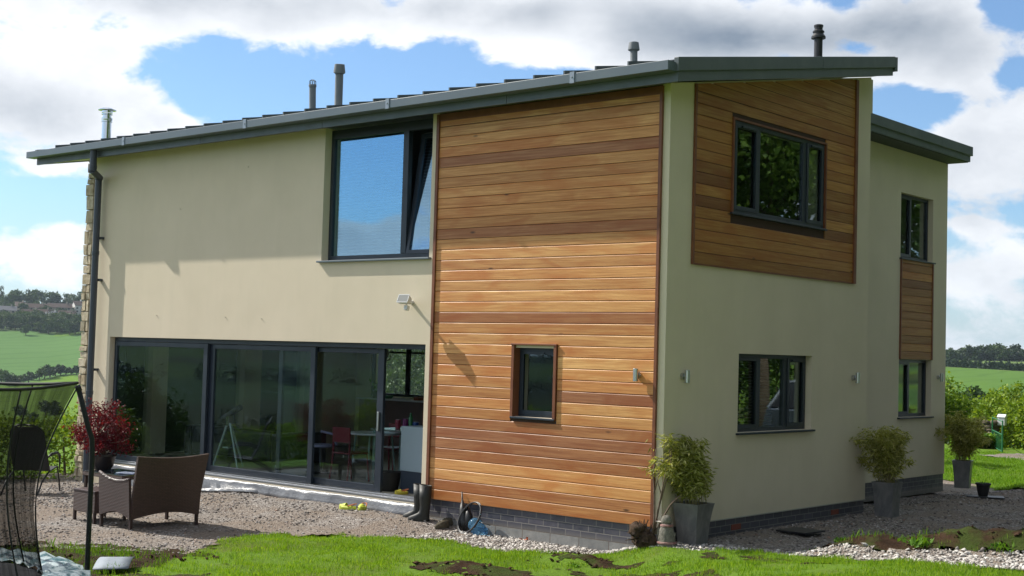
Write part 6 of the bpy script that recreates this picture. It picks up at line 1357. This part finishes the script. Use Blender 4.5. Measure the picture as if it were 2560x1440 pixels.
hs = [(-61.35, 1075, 22, 9, 5.2, .0, M_hw, M_hr2, 'grey roofed house at the far left of the village'), (-61.62, 1035, 12, 9, 5, 1.2, M_hw, M_hr2, 'cream gabled house lowest at the far left of the village'),
 (-60.75, 1110, 9, 14, 5.4, .1, M_hw, M_hr, 'cream gable fronted house left of the long terrace'), (-60.2, 1100, 24, 9, 5.4, .05, M_hw, M_hr, 'longest brown roofed terrace in the village'), (-60.35, 1062, 15, 8, 4.6, .1, M_hw, M_hr, 'brown house in front of the long terrace'),
 (-59.85, 1068, 12, 8, 4.6, -.1, M_hw, M_hr, 'low brown roofed house between the terraces'), (-59.25, 1110, 22, 9, 5.2, .05, M_hw, M_hr, 'brown roofed terrace on the right of the village'), (-59.5, 1045, 7, 10, 5, .2, M_hw2, M_hr2, 'white gabled house in the middle of the village'),
 (-59.83, 1032, 6, 9, 4.4, .1, M_hw2, M_hr2, 'small white house with a dark dormer roof'), (-58.95, 1052, 15, 8, 5, -.1, M_hw, M_hr, 'brown house beside the white gabled house'), (-58.55, 1115, 9, 9, 6.6, .3, M_hw2, M_hr, 'pale tall house at the right end of the village'), (-60.15, 1015, 6, 7, 4, .5, M_hw2, M_hr2, 'small white outbuilding below the village')]
for q in hs: far_house(*q)
far_house(-22.45, 250, 7, 6, 2.2, .3, M_hw2, M_hr2, 'white cottage roof peeping past the garden hedge on the right', 2.4)

# ------------------------------------------------------------------ garden hedges
def hedge(name, pts, wdt, h, n, m, leaf, label, cat='hedge', rough=.35, kind=None, seed=1, base=None):
    g = np.random.default_rng(seed); pts = np.array(pts, float); sl = np.hypot(*(pts[1:]-pts[:-1]).T); cs = np.concatenate([[0], np.cumsum(sl)])
    s = g.uniform(0, cs[-1], n); k = np.clip(np.searchsorted(cs, s, 'right')-1, 0, len(sl)-1); f = (s-cs[k])/sl[k]; c = pts[k]*(1-f)[:, None]+pts[k+1]*f[:, None]
    d = (pts[k+1]-pts[k])/sl[k][:, None]; nr = np.stack([-d[:, 1], d[:, 0]], 1)
    hh = h*(1+rough*(vnoise(s, s*0, 1.4, seed)-.5)+rough*.6*(vnoise(s, s*0, .45, seed+1)-.5)); ww = wdt*(1+rough*(vnoise(s, s*0+9, 1.1, seed+2)-.5))
    th = g.uniform(-.15, math.pi+.15, n); q = g.uniform(.72, 1.06, n)*(1+.22*(vnoise(s*1.0, th*2.0, .35, seed+3)-.5)*2*.7)
    off = np.cos(th)*ww*.5*q; zz = np.maximum(.0, np.abs(np.sin(th))**.55*np.sign(np.sin(th)))*hh*q
    x = c[:, 0]+nr[:, 0]*off; y = c[:, 1]+nr[:, 1]*off; z = gz(x, y)+zz
    P = np.stack([x, y, z], 1); dv = rdir_g(g, n); dv[:, 2] = dv[:, 2]*.7-.1; Lf = g.uniform(.6, 1.25, n)*leaf
    V, F = leafquads(P, dv, Lf, Lf*.34, up_=g.normal(size=(n, 3)))
    t = thing(name, label, cat, (pts[0][0], pts[0][1], Z(*pts[0]))); npmesh('foliage', V, F, m, t)
    mb = MB()
    for i in range(len(pts)-1):
        m_ = int(sl[i]/.5)+1
        for j in range(m_):
            p = pts[i]+(pts[i+1]-pts[i])*j/m_; z_ = Z(p[0], p[1]); mb.tube([(p[0], p[1], z_-.1), (p[0]+random.uniform(-.1, .1), p[1]+random.uniform(-.1, .1), z_+h*.5), (p[0]+random.uniform(-.3, .3), p[1]+random.uniform(-.3, .3), z_+h*.85)], [.03, .02, .008], 5)
    obj('stems', mb, M_bark, t); return t
M_core = mat('hedge_heart', (.018, .03, .008), 1)
hedge('garden_hedge', [(-10, 32.0), (-7.2, 29.9), (-4.6, 27.2), (-2.9, 25.2), (-.8, 23.6), (1, 22.3)], 2.0, 1.62, 70000, M_hedge, .11, 'tall bright hedge beyond the back lawn, right of the green gate', seed=3)
hedge('garden_hedge', [(-17.5, 33.5), (-13, 31.5), (-10.2, 30.0), (-8.7, 28.8)], 2.4, 2.2, 34000, M_hedge, .12, 'higher bright hedge just past the end of the house, left of the stone pier', seed=4)
hedge('bush', [(-7.1, 26.2), (-5.9, 25.5)], .8, .45, 4200, M_weed, .12, 'low leafy weeds at the foot of the stone pier and gate', 'bush', .6, seed=9)
hedge('garden_hedge', [(-14.6, -2.0), (-13.9, .4), (-13.8, 3.0), (-13.9, 6)], 1.3, .95, 26000, M_hedge, .07, 'low clipped bright green bush just behind the stone wall end', seed=5)
hedge('boundary_shrubs', [(-18.6, -5.0), (-17.2, -3.2), (-16.4, -1.2)], 2.2, 1.7, 30000, M_hedged, .09, 'dark overgrown shrubs at the left boundary behind the black chairs', seed=6, rough=.8)
hedge('boundary_shrubs', [(-10.5, -18), (-15, -13.5), (-17.5, -10), (-18, -7.2)], 2.0, .9, 24000, M_hedge, .11, 'overgrown boundary shrubs out to the left of the trampoline', seed=7, rough=.7)
hedge('offview_hedge', [(-30, -26), (-22, -31), (-12, -35), (0, -38), (12, -38)], 2.6, 1.1, 26000, M_hedge, .22, 'long hedge across the field behind the viewer, mirrored in the glass doors', seed=8, rough=.7)
# young ash stems beside the end of the wing
V, F = crown(77, .75, 1.2, 9, 700, .16, 1.9); V[:, 2] -= .0
t = thing('young_tree', 'spindly young tree with yellowish leaves beyond the far corner of the house', 'tree', (-5.9, 18.2, Z(-5.9, 18.2))); me_ = npmesh('crown', V+np.array([-5.9, 18.2, Z(-5.9, 18.2)+.1]), F, M_hedge, t)
obj('trunk', MB().tube([(-5.9, 18.2, -.4), (-5.85, 18.2, .9), (-5.7, 18.2, 2.4), (-5.6, 18.2, 3.0)], [.04, .03, .015, .006], 6).tube([(-5.85, 18.2, .9), (-6.1, 18.2, 1.8), (-6.2, 18.2, 2.6)], [.02, .012, .005], 5), M_bark, t)
# tree on the lawn to the east, mirrored in the upper windows
V, F = crown(31, 4.2, 4.0, 30, 26000, .20, 0)
t = thing('ash_tree', 'large leafy ash tree east of the house, mirrored in the upper windows', 'tree', (9.2, 18.5, -.2)); npmesh('crown', V+np.array([9.2, 18.5, 8.2]), F, M_treeleaf, t)
mb = MB().tube([(9.2, 18.5, -.4), (9.3, 18.5, 2.5), (9.1, 18.5, 5.2), (9.2, 18.6, 9)], [.30, .24, .18, .08], 10)
for i in range(14): a = i*2.4; h = 3.4+i*.3; mb.tube([(9.2, 18.5, h), (9.2+math.cos(a)*1.6, 18.5+math.sin(a)*1.6, h+1.2), (9.2+math.cos(a)*3.4, 18.5+math.sin(a)*3.4, h+2.2)], [.10, .06, .02], 6)
obj('trunk', mb, M_bark, t, smooth='all')
ash = t; KIDS[ash.name] = kids(ash)
for i, (x, y, s_, rz_, lb) in enumerate(((12.5, 9.0, 1.15, 1.2, 'leafy ash tree in the middle of the row east of the house'), (13.5, 1.0, 1.15, 2.6, 'leafy ash tree nearest the viewer in the row east of the house'), (5.5, 27.5, 1.0, 4.0, 'leafy ash tree farthest back in the row east of the house'), (15.0, -7.5, 1.1, 5.0, 'unseen ash tree added at the near end of the row to shade the side wall'))):
    dup(ash, (x, y, -.2), rz_, s_, lb, 'ash trees east of the house')  # row extended unseen past the mirrored tree to darken the side wall
ash['group'] = 'ash trees east of the house'
hedge('offview_hedge', [(10.4, -3), (10.2, 4), (10.4, 12), (11, 18), (10, 26)], 1.8, 4.2, 46000, M_hedged, .18, 'tall dark hedge added east of the house to shade it, mirrored in the side windows', seed=12, rough=.6)  # unseen hedge, placed and raised to keep sky light off the side wall

# ------------------------------------------------------------------ stone gate pier, gate, post box
gx, gy = -6.50, 26.9; g0 = Z(gx, gy)
t = thing('stone_pier', 'short drystone wall end beside the green gate', 'stone wall', (gx, gy, g0)); obj('core', MB().box(gx-.22, gx+.22, gy-.2, gy+.3, g0-.1, g0+.78), mat('pier_core', (.10, .085, .06), 1), t)
mb = MB(); z = g0-.05
while z < g0+.80:
    h = random.uniform(.08, .15); x = gx-.28
    while x < gx+.20: w_ = random.uniform(.12, .26); mb.ell((x+w_/2, gy-.2, z+h/2), (w_*.54, .07, h*.56), 8, 6, .14); x += w_
    for k in range(2): mb.ell((gx+.24, gy-.05+k*.22, z+h/2), (.06, .13, h*.56), 8, 6, .14)
    z += h
obj('stones', mb, M_drystone, t, smooth=60)
M_gate = mat('green_gate_paint', (.02, .16, .06), .45)
ga = Vector((-6.2, 26.5, g0)); gb_ = Vector((-4.95, 24.0, g0)); gd = (gb_-ga)
t = thing('garden_gate', 'green painted metal gate of vertical bars standing open', 'gate', tuple(ga))
for q in (0, 1): p = ga+gd*q; obj('gate_post', MB().tube([p+Vector((0, 0, -.1)), p+Vector((0, 0, .95))], .022, 8), M_gate, t, smooth=40)
for z_ in (.08, .55, .92): obj('rail', MB().tube([ga+Vector((0, 0, z_)), gb_+Vector((0, 0, z_))], .014, 6), M_gate, t, smooth=40)
for k in range(1, 10): p = ga+gd*k/10; obj('bar', MB().tube([p+Vector((0, 0, .08)), p+Vector((0, 0, .55))], .008, 6), M_gate, t)
px_ = Vector((-6.1, 27.0, g0)); t = thing('post_box', 'small white post box on a pole behind the green gate', 'post box', tuple(px_))
obj('post', MB().tube([px_+Vector((0, 0, -.1)), px_+Vector((0, 0, .75))], .02, 8), M_white, t); obj('box_body', MB().prism([(-.10, 0), (.10, 0), (.10, .26), (0, .34), (-.10, .26)], px_.y-.1, px_.y+.1, 1) if False else MB().box(px_.x-.11, px_.x+.11, px_.y-.09, px_.y+.09, g0+.68, g0+.93), M_white, t, bevel=.01); obj('lid', MB().hexa([(px_.x-.125, px_.y-.11, g0+.931), (px_.x+.125, px_.y-.11, g0+.931), (px_.x+.125, px_.y+.11, g0+.931), (px_.x-.125, px_.y+.11, g0+.931), (px_.x-.125, px_.y-.005, g0+1.02), (px_.x+.125, px_.y-.005, g0+1.02), (px_.x+.125, px_.y+.005, g0+1.02), (px_.x-.125, px_.y+.005, g0+1.02)]), M_white, t)

# ------------------------------------------------------------------ parked car, out of the frame to the east but mirrored in the side windows
M_car = mat('silver_car_paint', (.42, .46, .50), .25, .6); M_cg = mat('car_glass', (.015, .02, .025), .06, 0, .8); M_tyre = mat('tyre', (.015, .015, .015), .85)
cx_, cy_ = 5.4, 17.2; c0 = Z(cx_, cy_)+.02
t = thing('parked_car', 'silver estate car parked east of the house, mirrored in the side windows', 'car', (cx_, cy_, c0))
def P3(x, y, z): return (cx_+x, cy_+y, c0+z)
out = [(-2.2, .30), (-2.25, .62), (-2.15, .86), (-1.25, 1.0), (-.55, 1.42), (.3, 1.50), (1.6, 1.46), (2.15, 1.05), (2.2, .62), (2.15, .30)]
def carside(pts, y0, y1, m, name, inset=0.):
    mb = MB(); mb.prism([(cx_+p[0], c0+p[1]) for p in pts], cy_+y0, cy_+y1, 1); return obj(name, mb, m, t, bevel=.03)
carside([(-2.2, .28), (-2.25, .62), (-2.12, .88), (-1.2, 1.0), (2.12, 1.0), (2.2, .62), (2.15, .28)], -.85, .85, M_car, 'body')
mb = MB(); lo = [(-1.2, 1.001), (2.1, 1.001)]; mb.hexa([P3(-1.2, -.80, 1.001), P3(2.1, -.80, 1.001), P3(2.1, .80, 1.001), P3(-1.2, .80, 1.001), P3(-.45, -.64, 1.43), P3(1.75, -.64, 1.43), P3(1.75, .64, 1.43), P3(-.45, .64, 1.43)]); obj('cabin_glass', mb, M_cg, t, bevel=.02)
obj('roof', MB().hexa([P3(-.5, -.66, 1.431), P3(1.8, -.66, 1.431), P3(1.8, .66, 1.431), P3(-.5, .66, 1.431), P3(-.3, -.58, 1.49), P3(1.65, -.58, 1.49), P3(1.65, .58, 1.49), P3(-.3, .58, 1.49)]), M_car, t, bevel=.02)
for x0_, x1_ in ((-1.2, -.47), (.35, .40), (1.15, 1.30), (2.1, 1.77)):
    for s_ in (-1, 1): obj('pillar', MB().tube([P3(x0_, s_*.81, 1.0), P3(x1_, s_*.655, 1.44)], .035, 6), M_car, t)
for x in (-1.4, 1.35):
    for s_ in (-1, 1):
        wh = obj('wheel', MB().lathe(P3(x, s_*.76, .31), [(.2, -.1), (.31, -.09), (.31, .09), (.2, .1)], 24, (0, s_, 0)), M_tyre, t, smooth=40); obj('rim', MB().lathe(P3(x, s_*.862, .31), [(.19, 0), (.19, .01), (.05, .02)], 16, (0, s_, 0)), M_chrome, wh, smooth=40)
t_car = t
for s_ in (-1, 1): obj('headlight', MB().box(cx_-2.27, cx_-2.14, cy_+s_*.62-.16, cy_+s_*.62+.16, c0+.66, c0+.80), mat('headlight_glass', (.7, .75, .8), .08), t, bevel=.02)
t_car.location = (2.9, 13.3, Z(3, 14)+.02); t_car.rotation_euler = (0, 0, R(-27)); t_car.scale = (1.25, 1.25, 1.25)

# ------------------------------------------------------------------ air
mz_ = bpy.data.materials.new('haze_air'); mz_.use_nodes = True; t_ = NT(mz_.node_tree); t_.n.remove(t_.n['Principled BSDF'])
pv = t_.node('ShaderNodeVolumePrincipled'); pv.inputs['Color'].default_value = (.70, .86, 1, 1); pv.inputs['Density'].default_value = .00009; pv.inputs['Anisotropy'].default_value = .2
t_.l.new(pv.outputs[0], t_.n['Material Output'].inputs['Volume'])
stuff(obj('haze', MB().box(-5700, 5700, -5700, 5700, -160, 115), mz_), 'thin blue summer haze filling the valley', 'haze')
